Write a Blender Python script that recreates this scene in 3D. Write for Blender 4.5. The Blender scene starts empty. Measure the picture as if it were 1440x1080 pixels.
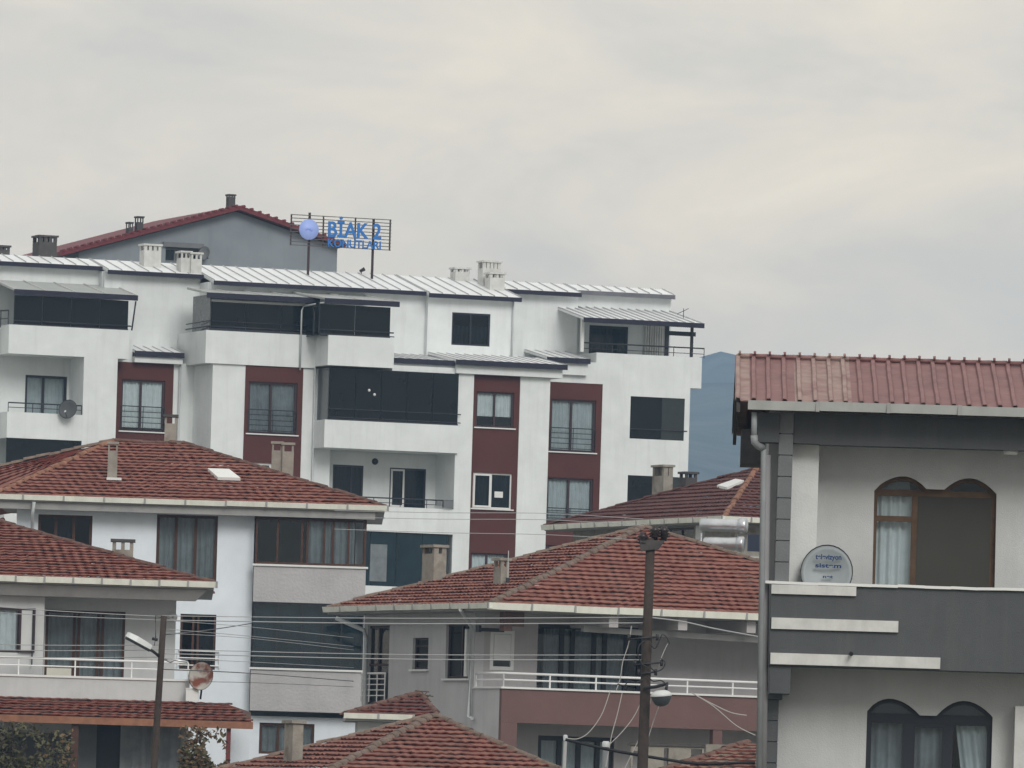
import bpy, bmesh, math, random
from mathutils import Vector, Matrix
random.seed(11)
SC = bpy.context.scene
COL = SC.collection
R = math.radians

# ------------------------------------------------------------------ camera
F, ROLL, V0, CZ = 12000.0, 0.030, 610.0, 5.0      # focal length in photo pixels, roll, horizon offset, eye height
CR, SR = math.cos(ROLL), math.sin(ROLL)
cam = bpy.data.cameras.new('camera')
cam.sensor_width = 36.0
cam.lens = F / 1440 * 36
cam.shift_x = V0 * SR / 1440
cam.shift_y = V0 * CR / 1440
cam.clip_start, cam.clip_end = 1.0, 9000.0
camo = bpy.data.objects.new('camera', cam)
COL.objects.link(camo)
camo.matrix_world = Matrix.Translation((0, 0, CZ)) @ Matrix.Rotation(-ROLL, 4, 'Y') @ Matrix.Rotation(R(90), 4, 'X')
SC.camera = camo

# ------------------------------------------------------------------ sky, sun, exposure
SUN_EL, SUN_AZ = R(33), R(160)                      # azimuth clockwise from +Y: behind the camera, to the right
world = bpy.data.worlds.new('World')
SC.world = world
world.use_nodes = True
nt = world.node_tree
nt.nodes.clear()
def N(t, kind, **kw):
    n = t.nodes.new(kind)
    for k, v in kw.items():
        setattr(n, k, v)
    return n
out = N(nt, 'ShaderNodeOutputWorld')
bg = N(nt, 'ShaderNodeBackground')
bg.inputs['Strength'].default_value = 0.10
sky = N(nt, 'ShaderNodeTexSky', sky_type='NISHITA', sun_disc=False)
sky.sun_elevation, sky.sun_rotation = SUN_EL, SUN_AZ
tc = N(nt, 'ShaderNodeTexCoord')
mp = N(nt, 'ShaderNodeMapping')
mp.inputs['Scale'].default_value = (1.0, 1.0, 2.6)
mp.inputs['Rotation'].default_value = (0, R(-4), 0)
nz = N(nt, 'ShaderNodeTexNoise')
nz.inputs['Scale'].default_value = 22.0
nz.inputs['Detail'].default_value = 8.0
nz.inputs['Roughness'].default_value = 0.60
nz.inputs['Distortion'].default_value = 0.5
cr = N(nt, 'ShaderNodeValToRGB')
cr.color_ramp.elements[0].position = 0.36
cr.color_ramp.elements[0].color = (5.4, 5.45, 5.35, 1)
cr.color_ramp.elements[1].position = 0.66
cr.color_ramp.elements[1].color = (7.1, 6.85, 6.15, 1)
e_ = cr.color_ramp.elements.new(0.78); e_.color = (7.9, 7.8, 7.1, 1)
sep = N(nt, 'ShaderNodeSeparateXYZ')
ma = N(nt, 'ShaderNodeMath', operation='MULTIPLY_ADD')   # overcast dome: brighter towards the zenith
ma.inputs[1].default_value = 0.55
ma.inputs[2].default_value = 0.97
mul = N(nt, 'ShaderNodeVectorMath', operation='SCALE')
mix = N(nt, 'ShaderNodeMixRGB')
mix.inputs['Fac'].default_value = 0.95
nt.links.new(tc.outputs['Generated'], mp.inputs['Vector'])
nt.links.new(mp.outputs['Vector'], nz.inputs['Vector'])
nt.links.new(nz.outputs['Fac'], cr.inputs['Fac'])
nt.links.new(tc.outputs['Generated'], sep.inputs[0])
nt.links.new(sep.outputs['Z'], ma.inputs[0])
nt.links.new(cr.outputs['Color'], mul.inputs[0])
nt.links.new(ma.outputs[0], mul.inputs['Scale'])
nt.links.new(sky.outputs['Color'], mix.inputs['Color1'])
# extra warm brightness added to the low sky ahead, offsetting the haze's dimming
el = N(nt, 'ShaderNodeMapRange'); el.inputs[1].default_value = .02; el.inputs[2].default_value = .17; el.inputs[3].default_value = 1.0; el.inputs[4].default_value = 0.0
az = N(nt, 'ShaderNodeMapRange'); az.inputs[1].default_value = .35; az.inputs[2].default_value = .95
lo = N(nt, 'ShaderNodeMath', operation='MULTIPLY'); nt.links.new(sep.outputs['Z'], el.inputs[0]); nt.links.new(sep.outputs['Y'], az.inputs[0])
nt.links.new(el.outputs[0], lo.inputs[0]); nt.links.new(az.outputs[0], lo.inputs[1])
lm = N(nt, 'ShaderNodeMixRGB', blend_type='MULTIPLY'); lm.inputs['Color2'].default_value = (2.14, 1.79, 1.38, 1)
nt.links.new(lo.outputs[0], lm.inputs['Fac']); nt.links.new(mul.outputs[0], lm.inputs['Color1']); nt.links.new(lm.outputs[0], mix.inputs['Color2'])
nt.links.new(mix.outputs['Color'], bg.inputs['Color'])
nt.links.new(bg.outputs[0], out.inputs['Surface'])
sl = bpy.data.lights.new('sun', 'SUN')
sl.energy = 1.5
sl.angle = R(25)
sl.color = (1.0, 0.98, 0.95)
so = bpy.data.objects.new('sun', sl)
COL.objects.link(so)
so.rotation_euler = (R(90) - SUN_EL, 0, R(180) - SUN_AZ + R(0))
sd = Vector((math.sin(SUN_AZ) * math.cos(SUN_EL), math.cos(SUN_AZ) * math.cos(SUN_EL), math.sin(SUN_EL)))
so.rotation_euler = sd.to_track_quat('Z', 'Y').to_euler()
SC.view_settings.view_transform = 'Standard'
SC.view_settings.look = 'None'
SC.view_settings.exposure = 0.1
SC.view_settings.gamma = 1.0
SC.render.engine = 'CYCLES'
SC.cycles.use_denoising = True
SC.cycles.max_bounces = 8
SC.cycles.transparent_max_bounces = 16

# ------------------------------------------------------------------ pixel geometry
def uvp(px, py):
    dx, dy = px - 720.0, py - 540.0
    return dx * CR + dy * SR, dx * SR - dy * CR + V0
def wp(px, py, Y):
    u, v = uvp(px, py)
    return Vector((u * Y / F, Y, CZ + v * Y / F))

class Fr:
    """A building's own axes: s along the front, t into the building, z up from its base."""
    def __init__(self, px, py, Y, deg, zb, name=None):
        p = wp(px, py, Y)
        self.O = Vector((p.x, p.y, zb)); self.th = R(deg); self.zb = zb
        self.rel = Matrix.Identity(4); self._m()
        self.root = None
        if name:
            self.root = bpy.data.objects.new(name, None)
            COL.objects.link(self.root)
            self.root.empty_display_size = 0.3
            self.root.matrix_world = self.mw
    def _m(self):
        self.mw = Matrix.Translation(self.O) @ Matrix.Rotation(self.th, 4, 'Z')
        self.c, self.sn = math.cos(self.th), math.sin(self.th)
    def sub(self, deg, s=0, t=0):
        f = Fr.__new__(Fr)
        f.O = self.mw @ Vector((s, t, 0)); f.th = self.th + R(deg); f.zb = self.zb; f._m()
        f.rel = self.rel @ (self.mw.inverted() @ f.mw); f.root = self.root
        return f
    def ray(self, px, py):
        u, v = uvp(px, py); a, b = u / F, v / F
        ox, oy = -self.O.x, -self.O.y
        o = Vector((ox * self.c + oy * self.sn, -ox * self.sn + oy * self.c, CZ - self.zb))
        d = Vector((a * self.c + self.sn, -a * self.sn + self.c, b))
        return o, d
    def at(self, px, py, t=0.0):
        o, d = self.ray(px, py); k = (t - o.y) / d.y
        p = o + d * k
        return p.x, p.z
    def s(self, px, py, t=0.0): return self.at(px, py, t)[0]
    def z(self, px, py, t=0.0): return self.at(px, py, t)[1]
    def at_s(self, px, py, s):
        o, d = self.ray(px, py); k = (s - o.x) / d.x
        p = o + d * k
        return p.y, p.z
    def plane(self, px, py, a, c):                   # on z = a + c*t
        o, d = self.ray(px, py); k = (a + c * o.y - o.z) / (d.z - c * d.y)
        return o + d * k
    def atz(self, px, py, z):
        o, d = self.ray(px, py); k = (z - o.z) / d.z
        return o + d * k
    def rect(self, x0, y0, x1, y1, t=0.0):
        s0, z1 = self.at(x0, y0, t); s1, z0 = self.at(x1, y1, t)
        return s0, s1, z0, z1
    def w(self, s, t, z): return self.mw @ Vector((s, t, z))

# ------------------------------------------------------------------ mesh helper
class MB:
    def __init__(self):
        self.bm = bmesh.new(); self.uv = self.bm.loops.layers.uv.new('UVMap')
    def face(self, pts, mi=0, uvs=None):
        vs = [self.bm.verts.new(p) for p in pts]
        f = self.bm.faces.new(vs); f.material_index = mi
        if uvs:
            for l, q in zip(f.loops, uvs): l[self.uv].uv = q
        return f
    def box(self, x0, x1, y0, y1, z0, z1, mi=0):
        if x1 < x0: x0, x1 = x1, x0
        if y1 < y0: y0, y1 = y1, y0
        if z1 < z0: z0, z1 = z1, z0
        v = [self.bm.verts.new(p) for p in ((x0,y0,z0),(x1,y0,z0),(x1,y1,z0),(x0,y1,z0),(x0,y0,z1),(x1,y0,z1),(x1,y1,z1),(x0,y1,z1))]
        for q in ((3,2,1,0),(4,5,6,7),(0,1,5,4),(1,2,6,5),(2,3,7,6),(3,0,4,7)):
            self.bm.faces.new([v[i] for i in q]).material_index = mi
        return self
    def hexa(self, p, mi=0):                          # 8 points: bottom ring then top ring
        v = [self.bm.verts.new(q) for q in p]
        for q in ((3,2,1,0),(4,5,6,7),(0,1,5,4),(1,2,6,5),(2,3,7,6),(3,0,4,7)):
            self.bm.faces.new([v[i] for i in q]).material_index = mi
        return self
    def slab(self, a, b, c, d, th, mi=0):             # quad a,b,c,d with thickness th downwards
        dn = Vector((0, 0, -th))
        P = [Vector(q) for q in (a, b, c, d)]
        return self.hexa([q + dn for q in P] + P, mi)
    def wall(self, s0, s1, z0, z1, t0, t1, holes=(), mi=0):
        if s1 < s0: s0, s1 = s1, s0
        xs, zs = {s0, s1}, {z0, z1}
        H = []
        for a, b, c, d in holes:
            a, b = max(a, s0), min(b, s1); c, d = max(c, z0), min(d, z1)
            if b - a < 1e-4 or d - c < 1e-4: continue
            H.append((a, b, c, d)); xs |= {a, b}; zs |= {c, d}
        xs, zs = sorted(xs), sorted(zs)
        nx, nz_ = len(xs) - 1, len(zs) - 1
        full = {}
        for i in range(nx):
            for j in range(nz_):
                cx, cz = (xs[i] + xs[i+1]) / 2, (zs[j] + zs[j+1]) / 2
                full[i, j] = not any(a < cx < b and c < cz < d for a, b, c, d in H)
        V = {}
        def v(i, j, k):
            if (i, j, k) not in V: V[i, j, k] = self.bm.verts.new((xs[i], (t0, t1)[k], zs[j]))
            return V[i, j, k]
        def q(*k):
            try: self.bm.faces.new([v(*x) for x in k]).material_index = mi
            except ValueError: pass
        for (i, j), ok in full.items():
            if not ok: continue
            q((i,j,0),(i+1,j,0),(i+1,j+1,0),(i,j+1,0)); q((i,j,1),(i,j+1,1),(i+1,j+1,1),(i+1,j,1))
            if not full.get((i-1, j)): q((i,j,0),(i,j+1,0),(i,j+1,1),(i,j,1))
            if not full.get((i+1, j)): q((i+1,j,0),(i+1,j,1),(i+1,j+1,1),(i+1,j+1,0))
            if not full.get((i, j-1)): q((i,j,0),(i,j,1),(i+1,j,1),(i+1,j,0))
            if not full.get((i, j+1)): q((i,j+1,0),(i+1,j+1,0),(i+1,j+1,1),(i,j+1,1))
        return self
    def polywall(self, outer, holes, t0, t1, mi=0):
        b = bmesh.new(); loops = []
        for L in [outer] + list(holes):
            vs = [b.verts.new((x, t0, z)) for x, z in L]
            for i in range(len(vs)): b.edges.new((vs[i], vs[(i+1) % len(vs)]))
            loops.append(L)
        bmesh.ops.triangle_fill(b, use_beauty=True, use_dissolve=False, edges=b.edges[:])
        V = {}
        def v(x, z, k):
            key = (round(x, 5), round(z, 5), k)
            if key not in V: V[key] = self.bm.verts.new((x, (t0, t1)[k], z))
            return V[key]
        for f in b.faces:
            co = [(q.co.x, q.co.z) for q in f.verts]
            self.bm.faces.new([v(x, z, 0) for x, z in co]).material_index = mi
            self.bm.faces.new([v(x, z, 1) for x, z in reversed(co)]).material_index = mi
        for L in loops:
            for i in range(len(L)):
                (x0, z0), (x1, z1) = L[i], L[(i+1) % len(L)]
                self.bm.faces.new([v(x0,z0,0), v(x1,z1,0), v(x1,z1,1), v(x0,z0,1)]).material_index = mi
        b.free()
        return self
    def prism(self, poly, t0, t1, mi=0):              # polygon in (s,z) extruded along t
        return self.polywall(poly, [], t0, t1, mi)
    def tube(self, pts, r, n=6, mi=0, r1=None, cap=True):
        pts = [Vector(p) for p in pts]; rings = []
        for i, p in enumerate(pts):
            d = (pts[min(i+1, len(pts)-1)] - pts[max(i-1, 0)]).normalized()
            a = d.cross(Vector((0, 0, 1)))
            if a.length < 0.05: a = d.cross(Vector((1, 0, 0)))
            a.normalize(); b = d.cross(a)
            rr = r if r1 is None else r + (r1 - r) * i / (len(pts) - 1)
            rings.append([self.bm.verts.new(p + a * rr * math.cos(2*math.pi*k/n) + b * rr * math.sin(2*math.pi*k/n)) for k in range(n)])
        for A, B in zip(rings, rings[1:]):
            for k in range(n):
                f = self.bm.faces.new((A[k], A[(k+1) % n], B[(k+1) % n], B[k])); f.material_index = mi; f.smooth = n > 5
        if cap:
            self.bm.faces.new(list(reversed(rings[0]))).material_index = mi; self.bm.faces.new(rings[-1]).material_index = mi
        return self
    def lathe(self, prof, c, ax, n=20, mi=0):         # prof: (radius, height) along axis ax from c
        ax = Vector(ax).normalized(); c = Vector(c)
        a = ax.cross(Vector((0, 0, 1)))
        if a.length < .05: a = ax.cross(Vector((1, 0, 0)))
        a.normalize(); b = ax.cross(a); rings = []
        for r_, h in prof:
            rings.append([self.bm.verts.new(c + ax*h + (a*math.cos(2*math.pi*k/n) + b*math.sin(2*math.pi*k/n))*max(r_, 1e-4)) for k in range(n)])
        for A, B in zip(rings, rings[1:]):
            for k in range(n):
                f = self.bm.faces.new((A[k], A[(k+1) % n], B[(k+1) % n], B[k])); f.material_index = mi; f.smooth = True
        return self
    def build(self, name, mats, parent=None, rel=None, recalc=True):
        if recalc: bmesh.ops.recalc_face_normals(self.bm, faces=self.bm.faces[:])
        me = bpy.data.meshes.new(name)
        self.bm.to_mesh(me); self.bm.free()
        for m in (mats if isinstance(mats, (list, tuple)) else [mats]): me.materials.append(m)
        o = bpy.data.objects.new(name, me); COL.objects.link(o)
        if parent is not None: o.parent = parent
        if rel is not None: o.matrix_local = rel
        return o
def tag(o, label=None, cat=None, group=None, kind=None):
    for k, v in (('label', label), ('category', cat), ('group', group), ('kind', kind)):
        if v: o[k] = v
    return o
def empty(name, loc):
    o = bpy.data.objects.new(name, None); COL.objects.link(o); o.location = loc; o.empty_display_size = .2
    return o

# ------------------------------------------------------------------ materials
def mat(name, col, rough=0.8, metal=0.0, var=0.0, scale=3.0, bump=0.0, bscale=40.0, streak=0.0, streakcol=None, spec=0.3, coord='Object', grime=None):
    m = bpy.data.materials.new(name); m.use_nodes = True
    t = m.node_tree; b = t.nodes['Principled BSDF']
    b.inputs['Roughness'].default_value = rough; b.inputs['Metallic'].default_value = metal
    b.inputs['Specular IOR Level'].default_value = spec
    c = N(t, 'ShaderNodeTexCoord'); last = None
    rgb = N(t, 'ShaderNodeRGB'); rgb.outputs[0].default_value = (*col, 1); last = rgb.outputs[0]
    if var:
        n = N(t, 'ShaderNodeTexNoise'); n.inputs['Scale'].default_value = scale; n.inputs['Detail'].default_value = 6; n.inputs['Roughness'].default_value = .6
        t.links.new(c.outputs[coord], n.inputs['Vector'])
        mr = N(t, 'ShaderNodeMapRange'); mr.inputs[1].default_value = .3; mr.inputs[2].default_value = .7
        mr.inputs[3].default_value = 1 - var; mr.inputs[4].default_value = 1 + var * .5
        t.links.new(n.outputs['Fac'], mr.inputs[0])
        v = N(t, 'ShaderNodeVectorMath', operation='SCALE'); t.links.new(last, v.inputs[0]); t.links.new(mr.outputs[0], v.inputs['Scale']); last = v.outputs[0]
    if streak:                                         # rain streaks and grime with a shape of their own
        mp_ = N(t, 'ShaderNodeMapping'); mp_.inputs['Scale'].default_value = (2.2, 2.2, .16)
        n = N(t, 'ShaderNodeTexNoise'); n.inputs['Scale'].default_value = 1.6; n.inputs['Detail'].default_value = 7; n.inputs['Roughness'].default_value = .65
        t.links.new(c.outputs[coord], mp_.inputs[0]); t.links.new(mp_.outputs[0], n.inputs['Vector'])
        mr = N(t, 'ShaderNodeMapRange'); mr.inputs[1].default_value = .50; mr.inputs[2].default_value = .78; mr.inputs[3].default_value = 0; mr.inputs[4].default_value = streak
        t.links.new(n.outputs['Fac'], mr.inputs[0])
        mx = N(t, 'ShaderNodeMixRGB'); mx.inputs['Color2'].default_value = (*(streakcol or [q * .35 for q in col]), 1)
        t.links.new(mr.outputs[0], mx.inputs['Fac']); t.links.new(last, mx.inputs['Color1']); last = mx.outputs[0]
    t.links.new(last, b.inputs['Base Color'])
    if bump:
        n = N(t, 'ShaderNodeTexNoise'); n.inputs['Scale'].default_value = bscale; n.inputs['Detail'].default_value = 4
        t.links.new(c.outputs[coord], n.inputs['Vector'])
        bp = N(t, 'ShaderNodeBump'); bp.inputs['Strength'].default_value = bump; bp.inputs['Distance'].default_value = .02
        t.links.new(n.outputs['Fac'], bp.inputs['Height']); t.links.new(bp.outputs[0], b.inputs['Normal'])
    return m
def tile_mat(name, col, col2, moss=(.09, .075, .05), mossamt=.35):
    m = bpy.data.materials.new(name); m.use_nodes = True
    t = m.node_tree; b = t.nodes['Principled BSDF']; b.inputs['Roughness'].default_value = .85; b.inputs['Specular IOR Level'].default_value = .2
    c = N(t, 'ShaderNodeTexCoord')
    fl = N(t, 'ShaderNodeVectorMath', operation='FLOOR'); t.links.new(c.outputs['UV'], fl.inputs[0])
    wn = N(t, 'ShaderNodeTexWhiteNoise', noise_dimensions='2D'); t.links.new(fl.outputs[0], wn.inputs['Vector'])
    mx = N(t, 'ShaderNodeMixRGB'); mx.inputs['Color1'].default_value = (*col, 1); mx.inputs['Color2'].default_value = (*col2, 1)
    pw = N(t, 'ShaderNodeMath', operation='POWER'); pw.inputs[1].default_value = 1.6; t.links.new(wn.outputs['Value'], pw.inputs[0]); t.links.new(pw.outputs[0], mx.inputs['Fac'])
    n = N(t, 'ShaderNodeTexNoise'); n.inputs['Scale'].default_value = .8; n.inputs['Detail'].default_value = 8; n.inputs['Roughness'].default_value = .7
    t.links.new(c.outputs['Object'], n.inputs['Vector'])
    mr = N(t, 'ShaderNodeMapRange'); mr.inputs[1].default_value = .48; mr.inputs[2].default_value = .75; mr.inputs[3].default_value = 0; mr.inputs[4].default_value = mossamt
    t.links.new(n.outputs['Fac'], mr.inputs[0])
    m2 = N(t, 'ShaderNodeMixRGB'); m2.inputs['Color2'].default_value = (*moss, 1)
    t.links.new(mr.outputs[0], m2.inputs['Fac']); t.links.new(mx.outputs[0], m2.inputs['Color1']); t.links.new(m2.outputs[0], b.inputs['Base Color'])
    sp = N(t, 'ShaderNodeSeparateXYZ'); t.links.new(c.outputs['UV'], sp.inputs[0])
    sn = N(t, 'ShaderNodeMath', operation='MULTIPLY'); sn.inputs[1].default_value = 2 * math.pi; t.links.new(sp.outputs['X'], sn.inputs[0])
    s2 = N(t, 'ShaderNodeMath', operation='SINE'); t.links.new(sn.outputs[0], s2.inputs[0])
    bp = N(t, 'ShaderNodeBump'); bp.inputs['Strength'].default_value = .15; bp.inputs['Distance'].default_value = .01
    t.links.new(s2.outputs[0], bp.inputs['Height']); t.links.new(bp.outputs[0], b.inputs['Normal'])
    return m
def glass_mat(name, tint, ior=1.5, rough=.02):
    m = bpy.data.materials.new(name); m.use_nodes = True
    t = m.node_tree; t.nodes.remove(t.nodes['Principled BSDF'])
    o = t.nodes['Material Output']
    fr = N(t, 'ShaderNodeFresnel'); fr.inputs['IOR'].default_value = ior
    tr = N(t, 'ShaderNodeBsdfTransparent'); tr.inputs['Color'].default_value = (*tint, 1)
    gl = N(t, 'ShaderNodeBsdfGlossy'); gl.inputs['Roughness'].default_value = rough
    c = N(t, 'ShaderNodeTexCoord'); n = N(t, 'ShaderNodeTexNoise'); n.inputs['Scale'].default_value = 1.3
    bp = N(t, 'ShaderNodeBump'); bp.inputs['Strength'].default_value = .04; bp.inputs['Distance'].default_value = .05
    t.links.new(c.outputs['Object'], n.inputs['Vector']); t.links.new(n.outputs['Fac'], bp.inputs['Height']); t.links.new(bp.outputs[0], gl.inputs['Normal'])
    mx = N(t, 'ShaderNodeMixShader')
    t.links.new(fr.outputs[0], mx.inputs[0]); t.links.new(tr.outputs[0], mx.inputs[1]); t.links.new(gl.outputs[0], mx.inputs[2]); t.links.new(mx.outputs[0], o.inputs['Surface'])
    return m
K = {}
K['white'] = mat('white_stucco', (.74, .765, .76), .9, var=.09, scale=1.1, bump=.25, streak=.24, streakcol=(.42, .41, .38))
K['cool'] = mat('cool_white_stucco', (.77, .82, .87), .9, var=.08, scale=1.3, bump=.3, streak=.14, streakcol=(.42, .43, .46))
K['cream'] = mat('cream_paint', (.72, .70, .60), .8, var=.08, scale=2)
K['grey'] = mat('grey_stucco', (.52, .51, .515), .9, var=.10, scale=1.2, bump=.3, streak=.22)
K['pink'] = mat('pinkish_grey_stucco', (.46, .435, .435), .9, var=.10, scale=1.2, bump=.3, streak=.22)
K['palegrey'] = mat('pale_grey_stucco', (.56, .565, .56), .9, var=.09, scale=1.4, bump=.4, bscale=60, streak=.14)
K['brick'] = mat('painted_rough_grey_wall', (.45, .44, .44), .9, var=.10, scale=1.4, bump=.8, bscale=14, streak=.12)
K['bluegrey'] = mat('blue_grey_plaster', (.25, .275, .30), .9, var=.12, scale=.7, bump=.2, streak=.18)
K['charcoal'] = mat('charcoal_plaster', (.088, .092, .096), .85, var=.10, scale=1.5, bump=.3, bscale=70, streak=.38, streakcol=(.14, .135, .13))
K['midgrey'] = mat('mid_grey_plaster', (.17, .175, .18), .85, var=.12, scale=2, bump=.3)
K['maroon'] = mat('maroon_cladding', (.092, .026, .021), .75, var=.14, scale=1.0, bump=.15, streak=.15, streakcol=(.07, .028, .03))
K['redwall'] = mat('faded_red_plaster', (.165, .098, .09), .9, var=.14, scale=1.1, bump=.3, streak=.28, streakcol=(.13, .075, .07))
K['navy'] = mat('navy_fascia_metal', (.018, .017, .036), .5, var=.2, scale=2)
K['navyfade'] = mat('grey_fascia_metal', (.14, .14, .16), .5, var=.2)
K['seam'] = mat('white_roof_sheet', (.80, .81, .81), .45, metal=0.0, var=.10, scale=.9, spec=.5, streak=.12)
K['seamrib'] = mat('grey_standing_seam', (.47, .47, .48), .6, var=.1)
K['wfmetal'] = mat('dark_frame_metal', (.022, .022, .032), .45, spec=.4)
K['plum'] = mat('plum_brown_frame', (.045, .026, .030), .5, var=.15)
K['brown'] = mat('brown_wood_frame', (.075, .034, .022), .6, var=.35, scale=5, streak=.2)
K['rustbrown'] = mat('old_wood_frame', (.115, .068, .040), .65, var=.35, scale=5)
K['blackframe'] = mat('navy_black_frame', (.012, .014, .022), .45, spec=.4)
K['paleplaster'] = mat('pale_plaster_pier', (.68, .685, .675), .9, var=.08, bump=.3, streak=.15)
K['whitepvc'] = mat('white_plastic', (.72, .72, .70), .45, var=.05, spec=.4)
K['gutter'] = mat('cream_gutter', (.80, .80, .71), .5, var=.12, scale=3, streak=.25, streakcol=(.33, .31, .24))
K['gutterR'] = mat('pale_grey_gutter', (.46, .47, .45), .45, var=.14, scale=2, streak=.25)
K['soffit'] = mat('grey_soffit_board', (.33, .325, .315), .85, var=.15, scale=2, streak=.2)
K['concrete'] = mat('weathered_concrete', (.31, .285, .245), .92, var=.22, scale=3.5, bump=.6, bscale=18, streak=.35, streakcol=(.17, .14, .11))
K['darkconc'] = mat('sooty_concrete', (.085, .078, .075), .92, var=.25, scale=4, bump=.5, bscale=18)
K['chimwhite'] = mat('whitewashed_chimney', (.60, .595, .57), .9, var=.15, scale=4, streak=.3)
K['mortar'] = mat('mortared_ridge_tile', (.20, .145, .115), .9, var=.35, scale=6, bump=.6, bscale=12)
K['captile'] = mat('clay_ridge_tile', (.16, .088, .07), .9, var=.35, scale=6, bump=.4)
K['orange'] = mat('orange_ridge_tile', (.29, .14, .09), .85, var=.35, scale=6, bump=.4)
K['rail'] = mat('white_railing_paint', (.82, .82, .81), .4, spec=.4)
K['railgrey'] = mat('dark_railing_steel', (.035, .037, .042), .45)
K['steel'] = mat('silver_foil', (.62, .63, .65), .34, metal=.85, var=.15, scale=3, bump=.5, bscale=9)
K['pipe'] = mat('pale_downpipe', (.50, .52, .52), .4, var=.1, streak=.2)
K['pipegrey'] = mat('grey_downpipe', (.285, .30, .305), .45, var=.15, streak=.2)
K['screen'] = mat('dark_enclosure_glass', (.005, .008, .009), .07, var=.3, scale=.8, spec=.22)
K['screengreen'] = mat('dark_teal_glass', (.009, .025, .034), .08, var=.5, scale=.9, spec=.25)
K['screenlight'] = mat('smoked_dark_glass', (.03, .035, .035), .1, var=.2, spec=.3)
K['screengrey'] = mat('smoked_side_glass', (.07, .075, .078), .12, var=.1, spec=.35)
K['mesh'] = mat('insect_mesh_screen', (.062, .059, .051), .85, var=.06, scale=1.5)
K['curtain'] = mat('white_net_curtain', (.60, .62, .62), .9, var=.12, scale=4)
K['greycurt'] = mat('grey_net_curtain', (.42, .45, .46), .9, var=.16, scale=3)
K['dimcurt'] = mat('dim_curtain', (.19, .21, .22), .9, var=.3, scale=2.5)
K['interior'] = mat('dim_interior_wall', (.20, .19, .18), .95)
K['polycarb'] = mat('grey_awning_sheet', (.40, .415, .40), .35, var=.12, scale=1.2, streak=.2)
K['glass'] = glass_mat('window_glass', (.93, .96, .97), 1.33)
K['darkglass'] = glass_mat('dark_window_glass', (.42, .48, .52), 1.33)
K['timber'] = mat('orange_timber_edge', (.29, .135, .082), .8, var=.3, scale=4)
K['redpost'] = mat('red_painted_post', (.16, .03, .03), .6, var=.2)
K['shadecloth'] = mat('pale_awning_cloth', (.30, .31, .32), .9, var=.25, scale=3, streak=.35)
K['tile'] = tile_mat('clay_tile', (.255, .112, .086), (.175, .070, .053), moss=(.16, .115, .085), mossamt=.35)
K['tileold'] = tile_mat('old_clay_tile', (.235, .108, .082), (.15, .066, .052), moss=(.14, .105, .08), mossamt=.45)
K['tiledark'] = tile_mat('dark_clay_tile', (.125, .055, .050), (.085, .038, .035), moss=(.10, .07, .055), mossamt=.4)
K['tilebright'] = tile_mat('bright_clay_tile', (.215, .108, .080), (.14, .066, .05), moss=(.26, .20, .15), mossamt=.6)
K['tilegable'] = mat('crimson_roof_sheet', (.15, .026, .030), .6, var=.15, scale=2)
K['solar'] = mat('solar_panel_glass', (.012, .02, .045), .1, spec=.5)
K['signblue'] = mat('sign_blue', (.03, .165, .48), .45, var=.08)
K['signdisc'] = mat('sign_disc_blue', (.33, .43, .82), .4, var=.06)
K['signmark'] = mat('sign_disc_mark', (.20, .24, .62), .5)
K['dishgrey'] = mat('grey_dish', (.30, .33, .34), .45, var=.07, scale=3, streak=.12)
K['dishblue'] = mat('dish_lettering_blue', (.018, .045, .14), .6)
K['slat'] = mat('grey_sign_slat', (.10, .092, .092), .5)
K['tileedge'] = mat('tile_front_edge', (.19, .055, .042), .9, var=.25, scale=3)
K['rust'] = mat('rusty_dish', (.42, .40, .36), .8, var=.15, scale=5)
K['insul'] = mat('brown_insulator', (.022, .014, .014), .25, spec=.5)
K['wood'] = mat('weathered_wooden_pole', (.062, .048, .042), .9, var=.35, scale=5, bump=.5, bscale=20, streak=.5, streakcol=(.14, .10, .075))
K['dark'] = mat('dark_steel', (.03, .03, .034), .5)
K['lampwhite'] = mat('street_lamp_shell', (.60, .61, .60), .35, spec=.4)
K['lampglass'] = mat('street_lamp_glass', (.05, .055, .06), .1, spec=.5)
K['cable'] = mat('grey_cable', (.36, .365, .37), .6)
K['cableblack'] = mat('black_cable', (.012, .012, .014), .6)
K['leaf'] = mat('olive_leaf', (.105, .10, .05), .7, var=.5, scale=5)
K['leafrust'] = mat('rusty_leaf', (.15, .095, .05), .7, var=.5, scale=5)
K['bark'] = mat('bark', (.06, .045, .035), .9, var=.3)
K['ground'] = mat('dusty_ground', (.17, .165, .14), .95, var=.35, scale=.25, bump=.5, bscale=3)
K['hill'] = mat('wooded_hill', (.085, .092, .082), .95, var=.6, scale=.03)
K['corr'] = mat('faded_corrugated_sheet', (.225, .115, .112), .65, var=.22, scale=2.2, bump=.3, bscale=6, streak=.45, streakcol=(.33, .21, .18), spec=.3)
K['pinkgrey'] = mat('warm_grey_plaster', (.29, .285, .29), .85, var=.12, scale=2, bump=.2)
K['cablepale'] = mat('pale_cable', (.42, .40, .38), .6)
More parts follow.
